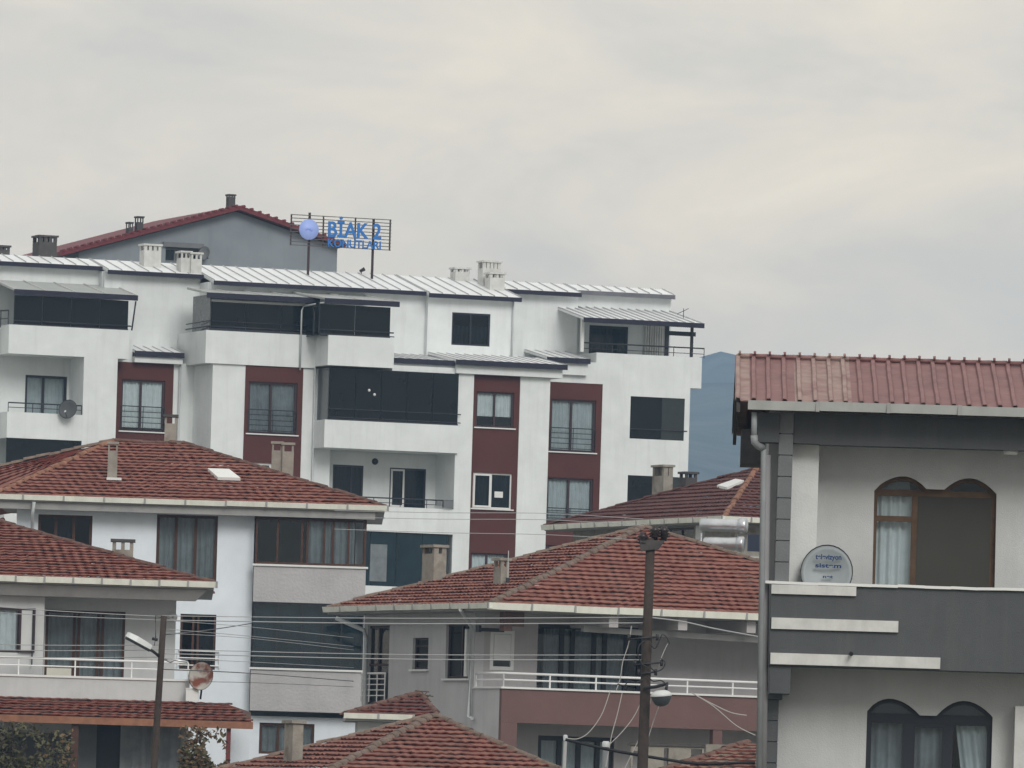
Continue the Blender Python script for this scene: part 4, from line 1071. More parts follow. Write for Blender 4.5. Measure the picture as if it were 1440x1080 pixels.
q = MB(); q.box(sh[0] + .051, sh[1] - .051, -.27, -.25, sh[2] + .051, sh[3] - .051); q.build('panel', K['palegrey'], o)
tp = -.75
zc = B.z(120, 951, tp); spR = B.s(267, 955, tp)
q = MB(); q.box(sA + .8, spR, tp, tp + .14, B.z(120, 1003, tp), zc - .055); q.box(sA + .8, spR, tp + .142, tb, B.z(120, 1003, tp), B.z(120, 1003, tp) + .16); q.box(spR - .14, spR, tp + .142, tb, B.z(120, 1003, tp) + .162, zc - .056); q.build('balcony_parapet', K['palegrey'], br)
q = MB(); q.box(sA + .8, spR + .03, tp - .04, tp + .18, zc - .053, zc); q.build('coping', K['whitepvc'], br)
railing(B, br, [(sA + .9, tp + .07), (spR - .05, tp + .07)], zc, B.z(100, 927, tp) - zc, 'rail', (.55,), 1.35, .032, .018)
q = MB(); s_, z_ = B.at(47, 858, -.3); q.tube([(s_, -.3, z_), (s_, -.3, z_ - 1.4)], .018, 5); q.build('downpipe', K['dark'], br)
for k, (x, y) in enumerate(((243, 868),)):
    q = MB(); s_, z_ = B.at(x, y, tb - .05); q.lathe([(.02, 0), (.12, 0), (.12, .06), (.02, .07)], (s_, tb - .004, z_), (0, -1, 0), 12); q.build('wall_lamp', K['whitepvc'], br)
# lean-to porch under the balcony
tf = -2.7; zq = .0
s0, zA = B.at(-10, 1004, tf); sR_, zR_ = B.at(356, 1016.5, tf); zA = (zA + zR_)/2
sT, zT = B.at(318, 988, -.76); zT0 = B.z(20, 978, -.76)
q = MB(); a = Vector((sA + .8, tf, zA)); b = Vector((sR_, tf, zA)); c = Vector((sR_ - .6, -.77, (zT0 + zT)/2 - .03)); d = Vector((sA + .8, -.77, c.z))
roof_face(q, a, b, c, d, .28)
pr_ = q.build('porch_roof', [K['tileold'], K['tileedge']], br, recalc=False)
q = MB(); q.hexa([(a.x, tf + .03, zA - .14), (b.x - .03, tf + .03, zA - .14), (b.x - .05, -.78, c.z - .2), (a.x, -.78, c.z - .2), (a.x, tf + .03, zA - .012), (b.x - .03, tf + .03, zA - .012), (c.x, -.78, c.z - .03), (a.x, -.78, c.z - .03)]); q.build('ceiling_board', K['brown'], pr_)
q = MB(); q.box(a.x, b.x, tf - .03, tf + .024, zA - .17, zA + .01); q.build('timber_edge', K['timber'], pr_)
sp_, zp_ = B.at(321, 1050, tf + .15); q = MB(); q.box(sp_ - .055, sp_ + .055, tf + .1, tf + .21, -.3, zA - .145); q.build('post', K['redpost'], pr_)
s15 = B.s(105, 1050, -2.4); q = MB(); q.box(s15 - .09, s15 + .09, tf + .1, tf + .28, -.3, zA - .145); q.build('post', K['brown'], pr_)
wl = MB(); tw_ = -.7
ho = B.rect(134, 1013, 169, 1110, tw_); wl.wall(sA + .82, spR, -.28, B.z(120, 1003, tp) - .01, tw_, tw_ + .2, [ho]); wl.build('porch_wall', K['grey'], br)
q = MB(); q.box(ho[0] + .01, ho[1] - .01, tw_ + .08, tw_ + .13, ho[2] + .01, ho[3] - .01); q.build('door', K['blackframe'], br)
cx = B.rect(170, 1018, 212, 1110, tw_); curtain_mesh(cx[0], cx[1], cx[2], cx[3], tw_ - .12, .05, .3).build('door_curtain', K['shadecloth'], br, recalc=False)
cx = B.rect(222, 1018, 252, 1110, tw_); curtain_mesh(cx[0], cx[1], cx[2], cx[3], tw_ - .12, .05, .3).build('door_curtain', K['shadecloth'], br, recalc=False)
cx = B.rect(110, 1016, 134, 1110, tw_); q = MB(); q.box(cx[0], cx[1], tw_ - .09, tw_ - .04, cx[2], cx[3]); q.build('shutter', K['midgrey'], br)
wx = B.rect(327, 1019, 350, 1070, -.2); q = MB(); q.box(wx[0] - .15, wx[1], .2, .4, -.3, wx[3]); q.build('side_wall', K['cool'], br)
q = MB(); wx = B.rect(20, 1030, 100, 1110, tw_); q.box(wx[0], wx[1], tw_ - .05, tw_ - .004, wx[2], wx[3]); q.build('door', K['charcoal'], br)
# rusty dish and white box at the balcony's end
dc = B.w(B.s(284, 953, tp - .25), tp - .25, B.z(284, 953, tp - .25))
dish('satellite_dish', dc, (-.18, -1, .30), .31, .37, 'old rusty round satellite dish beside the left wooden pole', 'rust', depth=.14, arm=False, pole=Vector((-.05, .2, -.5)))
bx = B.w(B.s(270, 978, tp - .28), tp - .28, B.z(270, 986, tp - .28))
wb = empty('white_box', bx); tag(wb, 'small white box fixed below the rusty dish', 'junction box')
q = MB(); q.box(-.15, .16, -.1, .12, 0, .30); q.build('casing', K['whitepvc'], wb); q = MB(); q.box(-.16, .17, -.115, .1, .302, .325); q.build('lid', K['whitepvc'], wb)

# ------------------------------------------------------------------ house in the middle
C = Fr(708, 900, 212, 24, 2.8, 'corner_house')
tag(C.root, 'grey and faded red corner house with pyramid tile roof in the middle', 'house')
cr_ = C.root
ov = .75
se, zeC = C.at(690, 850, -ov)
tD, zD = C.at_s(461, 860, se)
ze = zeC
print('C left eave t', tD, 'z', zD, 'vs', zeC)
tD = max(tD, 7.5)
best = None
for k in range(20, 80):
    t_ = k * .1; s_, z_ = C.at(904, 743, t_)
    e = abs((t_ + ov) - (s_ - se))
    if best is None or e < best[0]: best = (e, t_, s_, z_)
print('C apex', best)
_, tAp, sAp, zAp = best
tAp = min(tAp, (tD - ov)/2 + .4); sAp, zAp = C.at(904, 743, tAp)
P = Vector((sAp, tAp, zAp)); sRt = sAp + (sAp - se) * .93; Qd = Vector((sAp + .1, tAp, zAp))
roofC = hip_roof(C, cr_, (se, -ov), (sRt, -ov), (sRt, tD), (se, tD), ze, P, Qd, 'tile', 'mortar', row=.285, capr=.10)
gutter(C, roofC, [(se - .1, -ov - .13), (sRt, -ov - .13)], ze + .05, h=.17, w=.13, joints=1.2)
gutter(C, roofC, [(se - .13, tD + .1), (se - .13, -ov - .13)], ze + .05, h=.14, w=.13, joints=1.2)
C2 = C.sub(-90)                                     # the left wall: s' = -t, t' = s
zt = ze - .142
tb = 1.75
def c2(x0, y0, x1, y1): return C2.rect(x0, y0, x1, y1, 0)
dw = c2(515, 880, 545, 990); sw = c2(581, 897, 601.5, 941); mw = c2(628, 877, 658, 954)
wl = MB(); wl.wall(-(tD - ov), -tb, -.3, zt, 0, .25, [dw, sw, mw]); wl.build('wall', K['grey'], cr_, C2.rel)
window(C2, cr_, dw, 0, (.45,), (.5,), .07, 'plum', 'darkglass', curtain='dimcurt', curts=(.1, .6), depth=.1, name='balcony_door')
railing(C2, cr_, [(dw[0] - .08, -.05), (dw[1] - .1, -.05)], C2.z(530, 986, 0), C2.z(530, 947, 0) - C2.z(530, 986, 0), 'rail', (.2, .4, .6, .8), .5, .03, .014)
window(C2, cr_, sw, 0, (), (.28, .5, .74), .05, 'plum', 'darkglass', depth=.1, sill='whitepvc')
w = window(C2, cr_, mw, 0, (.6,), (), .06, 'plum', 'darkglass', curtain='dimcurt', depth=.1, sill='whitepvc')
q = MB(); q.box(mw[1] - .16, mw[1] - .05, -.05, .06, mw[2] + .05, mw[3] - .15); q.build('blind_rail', K['whitepvc'], w)
# recessed balcony wall on the front
wl = MB(); fw = C.rect(690, 886, 722, 943, tb); gd = C.rect(757, 877, 905, 985, tb)
zsl = C.z(800, 985, 0)
zc = C.z(860, 971, 0)
gd = (gd[0], gd[1], zsl, gd[3])
sEnd = sRt - ov
lw = C.rect(757, 1034, 862, 1110, tb)
wl.wall(-.01 + .26, sEnd, -.3, zt, tb, tb + .25, [fw, gd, lw])
wl.build('front_wall', K['pink'], cr_)
wl = MB(); wl.box(sEnd - .25, sEnd, tb + .252, tD - ov - .26, -.3, zt); wl.box(0.001, sEnd, tD - ov - .255, tD - ov - .002, -.3, zt); wl.build('rear_wall', K['grey'], cr_)
w = window(C, cr_, fw, tb, (), (), .09, 'whitepvc', 'glass', curtain='curtain', curtz=(.25, 1), depth=.02)
q = MB(); q.box(fw[0] + .1, fw[1] - .1, tb - .02, tb - .005, fw[2] + (fw[3]-fw[2])*.24, fw[3] - .1); q.build('roller_shutter', K['whitepvc'], w)
w = window(C, cr_, gd, tb, (.26, .36, .56, .66, .86), (), .11, 'blackframe', 'glass', curtain='dimcurt', curts=(.1, .9), depth=.25, name='balcony_door')
window(C, cr_, lw, tb, (.3, .55, .8), (), .12, 'blackframe', 'glass', curtain='greycurt', depth=.1)
# corner pier, hanging lintel, bracket
q = MB(); q.box(-.02, .22, -.02, .22, ze - .62, zt - .001); q.box(.221, .55, .0, .18, ze - .5, zt - .001); q.build('corner_lintel', K['redwall'], cr_)
q = MB(); bt, bz = C.at_s(678, 886, -.1); q.box(-.15, .55, 1.2, 1.3, bz - .03, bz + .06); q.box(-.17, -.1, 1.15, 1.35, bz - .05, bz + .12); q.build('awning_bracket', K['dark'], cr_)
for k in range(3):
    x = 2.6 + k * 1.9; q = MB(); q.box(x, x + .25, -.6, tb - .01, zt - .3, zt - .003); q.build('soffit_beam', K['pink'], cr_)
q = MB(); q.hexa([(2.2, .05, zt - .42), (sEnd, .05, zt - .62), (sEnd, .2, zt - .62), (2.2, .2, zt - .42), (2.2, .05, zt - .28), (sEnd, .05, zt - .48), (sEnd, .2, zt - .48), (2.2, .2, zt - .28)]); q.build('awning_beam', K['soffit'], cr_)
# balcony
zpb = C.z(860, 1021, 0)
q = MB(); q.box(0.0, sEnd, 0, .14, zpb, zc - .05); q.build('balcony_parapet', K['redwall'], cr_)
q = MB(); q.box(-.003, .14, .142, tb + .3, C2.z(690, 1050, 0), zc - .05); q.build('side_parapet', K['grey'], cr_)
q = MB(); q.box(.15, sEnd, .142, tb - .003, zsl - .16, zsl); q.build('balcony_floor', K['soffit'], cr_)
q = MB(); q.box(-.04, sEnd, -.05, .19, zc - .048, zc); q.box(-.04, .18, .192, tb, zc - .048, zc); q.build('coping', K['whitepvc'], cr_)
railing(C, cr_, [(.07, tb), (.07, .07), (sEnd, .07)], zc, C.z(860, 952, 0) - zc, 'rail', (.52,), 1.25, .034, .02)
scol = C.s(1003, 1040, 0); scol2 = C.s(1016, 1040, 0)
q = MB(); q.box(scol, scol2, .02, .22, -.3, zpb - .002); q.build('column', K['redwall'], cr_)
c0 = C.s(708, 1030, 0); c1 = C.s(727, 1030, 0)
q = MB(); q.box(0.001, max(c1, .3), .002, .3, -.3, zpb - .002); q.build('column', K['redwall'], cr_)
wl = MB(); wl.box(0.0, .2, .305, tb + .1, -.3, C2.z(690, 1050, 0) - .003); wl.build('side_wall', K['grey'], cr_)
# pipes
def pipe3(name, pts, r, m, parent, fr): 
    q = MB(); q.tube(pts, r, 8); return q.build(name, K[m], parent, fr.rel)
s1_, z1_ = C2.at(645, 856, -.85); s2_, z2_ = C2.at(663, 882, -.1); s3_, z3_ = C2.at(666, 1008, -.1)
pipe3('downpipe', [(s1_, -.8, z1_ - .02), (s2_, -.1, z2_), (s2_, -.1, z3_), (s2_ + .25, -.12, z3_ - .04)], .05, 'pipe', cr_, C2)
s1_, z1_ = C2.at(470, 869, -.8); s2_, z2_ = C2.at(491, 892, -.1)
pipe3('downpipe', [(s1_, -.75, z1_), (s1_ + .45, -.15, z2_ + .1), (s1_ + .5, -.1, z2_ - .1), (s1_ + .5, -.1, 0)], .055, 'pipe', cr_, C2)
def cchim(x0, y0, x1, y1, s_, d, v, m='concrete', cap='concrete'):
    ta, zt_ = C2.at(x0, y0, s_); tb_, zb_ = C2.at(x1, y1, s_)
    return chimney(C2, roofC, (ta + tb_)/2, s_, zb_ - .6, zt_, (tb_ - ta)*.62, d, m, cap, v, .16)
cchim(598, 767, 623, 826, 1.6, .35, 1); cchim(697, 785, 713, 824, 1.0, .22, 1)
s_, z_ = C2.at(715, 780, 1.0); 
am = empty('wire_mast', C2.w(s_, 1.0, z_ - .6)); tag(am, 'thin pale mast standing by the slim chimney on the middle tile roof', 'mast')
q = MB(); q.tube([(0, 0, -.4), (0, 0, .7)], .012, 5); q.build('rod', K['pipe'], am); q = MB(); q.box(-.05, .05, -.03, .03, -.1, .02); q.build('clamp', K['dark'], am)

# ------------------------------------------------------------------ house behind on the right
D = Fr(1018, 735, 262, 23, 5.6, 'dark_tiled_house')
tag(D.root, 'half hidden house with broad dark tile roof and concrete chimney behind the pole', 'house')
dr_ = D.root
ov = .7
se, ze = D.at(1018, 728, -ov); tD, zD = D.at_s(766, 740, se); print('D', se, ze, tD, zD)
sAp, zAp = D.at(1064, 660, 3.4); P = Vector((sAp, 3.4, zAp))
tD = max(8, min(tD, 18))
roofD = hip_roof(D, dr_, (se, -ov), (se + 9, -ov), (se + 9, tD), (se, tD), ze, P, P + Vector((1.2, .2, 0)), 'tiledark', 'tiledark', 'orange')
gutter(D, roofD, [(se - .13, tD + .05), (se - .13, -ov - .13)], ze + .05, h=.16); gutter(D, roofD, [(se - .13, -ov - .13), (se + 9, -ov - .13)], ze + .05, h=.16)
D2 = D.sub(-90); zt = ze - .145; s_in = se + ov
d2 = D2.sub(0, 0, s_in)
hw = d2.rect(936, 743, 975, 775, 0); hw2 = d2.rect(1046, 755, 1064, 790, 0)
wl = MB(); wl.wall(-(tD - ov), 0, -.3, zt, 0, .25, [hw]); wl.build('wall', K['concrete'], dr_, d2.rel)
window(d2, dr_, hw, 0, (.5,), (), .07, 'plum', 'darkglass', curtain='dimcurt', depth=.1)
q = MB(); a_ = d2.rect(979, 745, 987, 790, -.1); q.box(a_[0], a_[1], -.12, -.005, -.3, zt - .003); q.build('pilaster', K['whitepvc'], dr_, d2.rel)
wl = MB(); wl.box(s_in + .252, se + 9 - ov, 0.002, .25, -.3, zt); wl.box(se + 9 - ov - .25, se + 9 - ov, .252, tD - ov - .26, -.3, zt); wl.box(s_in + .252, se + 9 - ov, tD - ov - .255, tD - ov, -.3, zt); wl.build('rear_wall', K['concrete'], dr_)
ta, zt_ = D2.at(918, 655, se + 2.0); tb_, zb_ = D2.at(945, 716, se + 2.0)
o = chimney(D2, roofD, (ta + tb_)/2, se + 2.0, zb_ - .8, zt_, (tb_ - ta)*.55, .32, 'concrete', 'concrete', 1, .28)
ta, zt_ = D2.at(962, 664, se + 3.6); tb_, zb_ = D2.at(974, 684, se + 3.6)
chimney(D2, roofD, (ta + tb_)/2, se + 3.6, zb_ - .9, zt_, (tb_ - ta)*.7, .4, 'darkconc', 'darkconc', 1, .12)
c_ = (P.z - ze)/(P.x - se); 
def dl(px, py):
    o, d = D.ray(px, py); k = (ze + c_*(o.x - se) - o.z)/(d.z - c_*d.x); return o + d*k
c4 = [dl(x, y) for x, y in ((1008, 688), (1034, 679), (1046, 681), (1022, 691))]
q = MB(); q.hexa([p + Vector((0, 0, .05)) for p in c4] + [p + Vector((0, 0, .13)) for p in c4]); q.build('roof_window', K['whitepvc'], roofD)

# ------------------------------------------------------------------ solar water heater (two silver tanks on a rack)
Sx = Fr(1018, 755, 226, 12, 0)
def tank(x0, x1, y, rpx, tt):
    s0, z0 = Sx.at(x0, y, tt); s1, _ = Sx.at(x1, y, tt); r = rpx * .0188
    return s0, s1, z0, r
sw_ = empty('solar_water_heater', Sx.w(*[Sx.s(1018, 790, 0), 0, Sx.z(1018, 790, 0)])); sw_.rotation_euler.z = Sx.th
o0 = (Sx.s(1018, 790, 0), Sx.z(1018, 790, 0))
tag(sw_, 'two silver foil wrapped water tanks on a rack behind the middle tile roof', 'solar water heater')
for (x0, x1, y, rp, tt) in ((985, 1043, 738, 10.5, .75), (990, 1040, 764, 10.5, .35)):
    s0, s1, z, r = tank(x0, x1, y, rp, tt); s0 -= o0[0]; s1 -= o0[0]; z -= o0[1]
    ax_ = Vector((1, -.5, 0)).normalized(); L_ = (s1 - s0)/ax_.x
    q = MB(); q.lathe([(.001, 0), (r*.7, 0), (r*.86, .03), (r*.88, L_*.3), (r*.85, L_*.55), (r*.9, L_*.8), (r*.9, L_*.84), (r*1.04, L_*.85), (r*1.06, L_*.97), (r*.98, L_), (r*.5, L_ + .02), (.001, L_ + .025)], (s0, tt, z), ax_, 24)
    q.build('tank', K['steel'], sw_)
s0, s1, z, r = tank(1051, 1075, 762, 10, .3)
q = MB(); q.box(s0 - o0[0], s1 - o0[0], .25, .33, z - o0[1] - .25, z - o0[1] + .2); q.build('collector', K['solar'], sw_)
for xx in (-.55, .45, 1.1):
    q = MB(); q.tube([(xx, .3, -1.1), (xx, .35, .75)], .025, 6); q.build('strut', K['steel'], sw_)
q = MB(); q.tube([(-.2, .02, .12), (1.3, .02, .16)], .02, 6); q.build('rack_bar', K['pipe'], sw_)
q = MB(); q.tube([(.62, .1, -.2), (.75, .05, .0), (.95, .1, -.05)], .045, 8); q.build('pipe', K['whitepvc'], sw_)

# ------------------------------------------------------------------ low roofs at the bottom
E = Fr(600, 1040, 186, 24, 1.8, 'low_tiled_house')
tag(E.root, 'low house of which only the clay tile hip roof shows at the bottom edge', 'house')
sAp, zAp = E.at(604, 1010, 3.6); P = Vector((sAp, 3.6, zAp))
se, ze = E.at(440, 1098, -.9); zr = E.z(840, 1096, -.9)
sR = E.s(850, 1096, -.9)
roofE = hip_roof(E, E.root, (se, -.9), (sR, -.9), (sR, 6.2), (se, 6.2), ze, P, P + Vector((.25, .1, 0)), 'tileold', 'mortar', row=.30, capr=.10)
gutter(E, roofE, [(se - .1, -1.03), (sR, -1.03)], ze + .05)
wl = MB(); wl.wall(se + .6, sR - .6, -.3, ze - .15, 0, .25, [(se + 1.5, se + 2.8, ze - 1.6, ze - .5)]); wl.box(se + .6, se + .85, .252, 5.3, -.3, ze - .15); wl.box(sR - .85, sR - .6, .252, 5.3, -.3, ze - .15); wl.box(se + .6, sR - .6, 5.302, 5.5, -.3, ze - .15); wl.build('wall', K['grey'], E.root)
window(E, E.root, (se + 1.5, se + 2.8, ze - 1.6, ze - .5), 0, (.5,), (), .07, 'brown', curtain='greycurt', depth=.1)
E2 = E.sub(-90)
ta, zt_ = E2.at(405, 1013, se + 1.3); tb_, zb_ = E2.at(420.5, 1076, se + 1.3)
chimney(E2, roofE, (ta + tb_)/2, se + 1.3, zb_ - .7, zt_, (tb_ - ta)*.7, .25, 'concrete', 'concrete', 0, .02)
# small outhouse roof behind it
H = Fr(540, 1010, 203, 2, 2.6, 'outhouse')
tag(H.root, 'small outhouse with mossy tile roof and short gutter between the houses', 'outhouse')
s0, ze = H.at(486, 1008, -.4); s1, z1 = H.at(618, 1006, -.4); ze = (ze + z1)/2
Pp = H.at(585, 977, 1.5); P = Vector((Pp[0], 1.5, Pp[1]))
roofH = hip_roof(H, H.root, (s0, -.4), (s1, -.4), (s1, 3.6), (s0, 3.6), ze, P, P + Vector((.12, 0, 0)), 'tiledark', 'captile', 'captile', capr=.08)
gutter(H, roofH, [(s0 - .05, -.53), (s1 - .6, -.53)], ze + .04, h=.13, joints=.9)
wl = MB(); wl.box(s0 + .3, s1 - .3, 0, .2, -.3, ze - .15); wl.box(s0 + .3, s0 + .5, .202, 3.2, -.3, ze - .15); wl.box(s1 - .5, s1 - .3, .202, 3.2, -.3, ze - .15); wl.box(s0 + .3, s1 - .3, 3.202, 3.4, -.3, ze - .15); wl.build('wall', K['palegrey'], H.root)
o = empty('scrap_crate', H.w(H.s(588, 980, 1.2), 1.2, H.z(588, 980, 1.2) - .15)); tag(o, 'small rusty wire crate lying on the outhouse roof peak', 'crate')
for k in range(9):
    q = MB(); a = random.uniform(0, 6.3); q.tube([(random.uniform(-.35, .35), random.uniform(-.1, .1), random.uniform(-.05, .3)), (random.uniform(-.1, .4), random.uniform(-.1, .1), random.uniform(0, .32))], .012, 4); q.build('bar', K['rustbrown'], o)
# shed roof at lower right
T = Fr(1020, 1065, 172, -14, 2.2, 'tiled_shed')
tag(T.root, 'low shed with a worn bright tile roof beside the grey house pillar', 'shed')
s0, ze = T.at(928, 1086, -.2); s1 = T.s(1160, 1090, -.2); zt_ = T.z(1040, 1046, 2.2)
q = MB(); roof_face(q, (s0, -.2, ze), (s1, -.2, ze), (s1, 2.4, zt_), (s0 + 1.2, 2.4, zt_), .28)
rt = q.build('roof', [K['tilebright'], K['tileedge']], T.root, recalc=False)
q = MB(); ridge_caps(q, (s0, -.2, ze), (s0 + 1.2, 2.4, zt_), .1); q.build('ridge_cap', K['captile'], rt, recalc=False)
wl = MB(); wl.box(s0 + .2, s1 - .1, .1, .3, -.3, ze - .02); wl.box(s0 + .3, s0 + .5, .302, 2.6, -.3, ze + .2); wl.box(s0 + .3, s1 - .1, 2.62, 2.8, -.3, zt_ - .02); wl.build('wall', K['concrete'], T.root)
# old wall stub with openings left of it
U = Fr(935, 1070, 178, 6, 2.2, 'old_yard_wall')
tag(U.root, 'rough old concrete yard wall with dark gaps beside the worn shed roof', 'wall', kind='thing')
s0, s1, z0, z1 = U.rect(888, 1048, 990, 1062, 0)
q = MB(); hh = [U.rect(934, 1052, 939, 1100, 0), U.rect(972, 1053, 986, 1100, 0), U.rect(890, 1056, 902, 1100, 0)]
hh = [(a, b, -.1, d) for a, b, c, d in hh]
q.wall(s0, s1, -.3, z1, 0, .25, hh); q.build('wall', K['concrete'], U.root)
q = MB(); q.box(s0 - .05, s1 + .05, -.04, .29, z1 + .002, z1 + .05); q.build('coping', K['darkconc'], U.root)
# ================================================================== charcoal and pale grey house, right
A = Fr(1100, 820, 118, -1.2, .6, 'arched_window_house')
tag(A.root, 'charcoal and pale grey house with arched windows under a faded corrugated roof, right edge', 'house')
ar = A.root
SE = A.s(1600, 800, 0)
# corrugated roof
cc = .225; te_ = -.40; tr_ = 3.1
e0 = A.at(1038, 566, te_); e1 = A.at(1440, 571, te_); zE = (e0[1] + e1[1])/2
sv = A.s(1034, 566, te_); rzA = lambda t: zE + cc*(t - te_) if t <= tr_ else zE + cc*(tr_ - te_) - cc*(t - tr_)
pit = .212
def corr(t0, t1, z0, z1, th=.012):
    q = MB(); n = int((SE + .6 - sv)/pit); prof = []
    for k in range(n + 1):
        b = sv + k*pit + random.uniform(-.008, .008)
        prof += [(b, 0), (b + .016, .042), (b + .062, .042), (b + .080, 0)]
    segs = 5; rows = []
    for j in range(segs + 1):
        f = j/segs; t = t0 + (t1-t0)*f; z = z0 + (z1-z0)*f
        rows.append([(q.bm.verts.new((s + .004*math.sin(j*2 + s*3), t + (random.uniform(-.015, .015) if j in (0, segs) else 0), z + h)), q.bm.verts.new((s, t, z + h - th))) for s, h in prof])
    for a, b in zip(rows, rows[1:]):
        for i in range(len(prof) - 1):
            q.bm.faces.new((a[i][0], a[i+1][0], b[i+1][0], b[i][0])); q.bm.faces.new((a[i][1], b[i][1], b[i+1][1], a[i+1][1]))
    for R_ in (rows[0], rows[-1]):
        for i in range(len(prof) - 1): q.bm.faces.new((R_[i][0], R_[i][1], R_[i+1][1], R_[i+1][0]))
    return q
q = corr(te_, tr_, zE, rzA(tr_)); roofA = q.build('roof', K['corr'], ar)
q = corr(tr_ - .02, 7.2, rzA(tr_) - .004, rzA(7.2)); q.build('rear_slope', K['corr'], roofA)
q = MB()
n = int((SE + .5 - sv)/pit)
for k in range(n):
    b = sv + .03 + k*pit; q.tube([(b, tr_ - .12, rzA(tr_) + .012), (b + pit*1.02, tr_ - .12, rzA(tr_) + .012 + random.uniform(-.008, .008))], .035, 6)
    q.tube([(b + .015, tr_ - .16, rzA(tr_) + .055), (b + .05, tr_ - .16, rzA(tr_) + .055)], .03, 6)
q.build('ridge_cap', K['corr'], roofA)
q = MB(); zt_ = lambda t: rzA(t) - .03
q.hexa([(sv + .02, te_ + .05, zt_(te_) - .13), (sv + .07, te_ + .05, zt_(te_) - .13), (sv + .07, tr_, zt_(tr_) - .13), (sv + .02, tr_, zt_(tr_) - .13), (sv + .02, te_ + .05, zt_(te_)), (sv + .07, te_ + .05, zt_(te_)), (sv + .07, tr_, zt_(tr_)), (sv + .02, tr_, zt_(tr_))])
q.hexa([(sv + .02, tr_, zt_(tr_) - .13), (sv + .07, tr_, zt_(tr_) - .13), (sv + .07, 7.15, zt_(7.15) - .13), (sv + .02, 7.15, zt_(7.15) - .13), (sv + .02, tr_, zt_(tr_)), (sv + .07, tr_, zt_(tr_)), (sv + .07, 7.15, zt_(7.15)), (sv + .02, 7.15, zt_(7.15))])
q.build('verge_board', K['darkconc'], roofA)
for a_, b_ in ((1119, 1199), (1036, 1052)): pass
faded_sheets(K['corr'], [(A.s(1117, 540, 1.2), A.s(1196, 540, 1.2)), (sv - .1, A.s(1054, 540, 1.2))], (.33, .235, .205))
# gutter
tg = te_ - .02; gz = A.z(1250, 568.5, tg)
gL = A.s(1051, 575, tg)
gutter(A, roofA, [(gL, tg - .1), (SE + .4, tg - .1)], gz, 'gutterR', w=.11, h=.125, joints=.95)
# walls
t0 = .0; tw_ = 1.1
sq0, sq1, sw1 = A.s(1093, 700, .1), A.s(1113, 700, .1), A.s(1150, 700, .1)
zbeam = A.z(1300, 629.5, .1); ztop = gz - .13
zcap = A.z(1250, 822.5, 0); zpar = A.z(1250, 940.5, 0)
zpil = A.z(1130, 622.5, .1)
q = MB(); q.box(sw1 + .002, SE, .1, .5, zbeam, ztop); q.box(sq1 + .003, sw1 + .001, .1, .457, zpil - .01, ztop); q.box(sq1 + .004, sw1, .459, tw_ - .01, zpil + .003, ztop - .01); q.build('eave_beam', K['charcoal'], ar)
tp_ = .46
sw1 = A.s(1150, 700, tp_); sq1 = A.s(1113, 700, tp_) - .02; zpil = A.z(1130, 622.5, tp_)
q = MB(); q.box(sq1 + .001, sw1, tp_, tw_ - .003, zcap - 1.0, zpil); q.build('pilaster', K['paleplaster'], ar)
def quoins(s0, s1, ta, tb, z0, z1, h, m):
    q = MB(); n = max(1, round((z1 - z0)/h)); h = (z1 - z0)/n
    for k in range(n): q.box(s0, s1, ta, tb, z0 + k*h + .008, z0 + (k+1)*h - .008)
    q.box(s0 + .02, s1 - .02, ta + .02, tb - .02, z0, z1)
    return q.build('quoin', K[m], ar)
sq1 = A.s(1113, 700, .06)
quoins(sq0, sq1 - .001, .06, tw_ + .2, zcap - .02, ztop, .285, 'midgrey')
ss0 = A.s(1079, 700, .9)
q = MB(); q.box(ss0, sq0 - .002, .9, 6.0, -.3, ztop); q.build('corner_wall', K['pinkgrey'], ar)
q = MB(); b0, b1, bz0, bz1 = A.rect(1067, 581, 1093, 622, .0); q.box(b0, sq0 - .003, .0, .49, bz0, ztop - .01); q.build('beam_end', K['charcoal'], ar)
def arch(px):   # pixel outline -> (s,z)
    return [A.at(x, y, tw_) for x, y in px]
def arcpts(l, top, r, n=10):
    (x0, y0), (xt, yt), (x1, y1) = l, top, r; o = []
    for k in range(n + 1):
        f = k/n; x = x0 + (x1 - x0)*f; yb = y0 + (y1 - y0)*f
        g = (x - xt)/((xt - x0) if x < xt else (x1 - xt)); hgt = (y0 + (y1 - y0)*((xt - x0)/(x1 - x0))) - yt
        o.append((x, yb - hgt*max(0, 1 - abs(g)**2.0)))
    return o
up = [(1226.5, 830), (1229.5, 690)] + arcpts((1230, 688), (1270, 669.5), (1303, 687.5))[1:] + arcpts((1328, 688.5), (1365, 672.5), (1400, 693))[0:] + [(1401.5, 694.5), (1398.5, 836)]
lo = [(1216, 1112), (1219.5, 1000)] + arcpts((1220, 998), (1254, 982.5), (1294, 1006))[1:] + arcpts((1317, 1006.5), (1355, 985.5), (1394, 1006))[0:] + [(1396, 1008.5), (1393, 1116)]
UP, LO = arch(up), arch(lo)
zwu0, zwu1 = zpar - .02, ztop
q = MB(); q.polywall([(sq1 - .02, zpar + .14), (SE, zpar + .14), (SE, ztop), (sq1 - .02, ztop)], [UP], tw_, tw_ + .3); q.build('upper_wall', K['palegrey'], ar)
zb0 = -.3
lq0, lq1 = A.s(1070, 1030, .5), A.s(1094, 1030, .5)
q = MB(); q.polywall([(lq1, zb0), (SE, zb0), (SE, zpar + .13), (lq1, zpar + .13)], [LO], tw_ + .01, tw_ + .31); q.build('lower_wall', K['palegrey'], ar)
q = MB(); q.box(SE - .3, SE - .002, tw_ + .32, 6.0, -.3, ztop - .02); q.box(ss0, SE, 6.002, 6.25, -.3, ztop - .02)
q.prism([(ss0, ztop), (SE, ztop), (SE, ztop + .05), (ss0, ztop + .05)], .6, 6.9); q.build('rear_wall', K['palegrey'], ar)
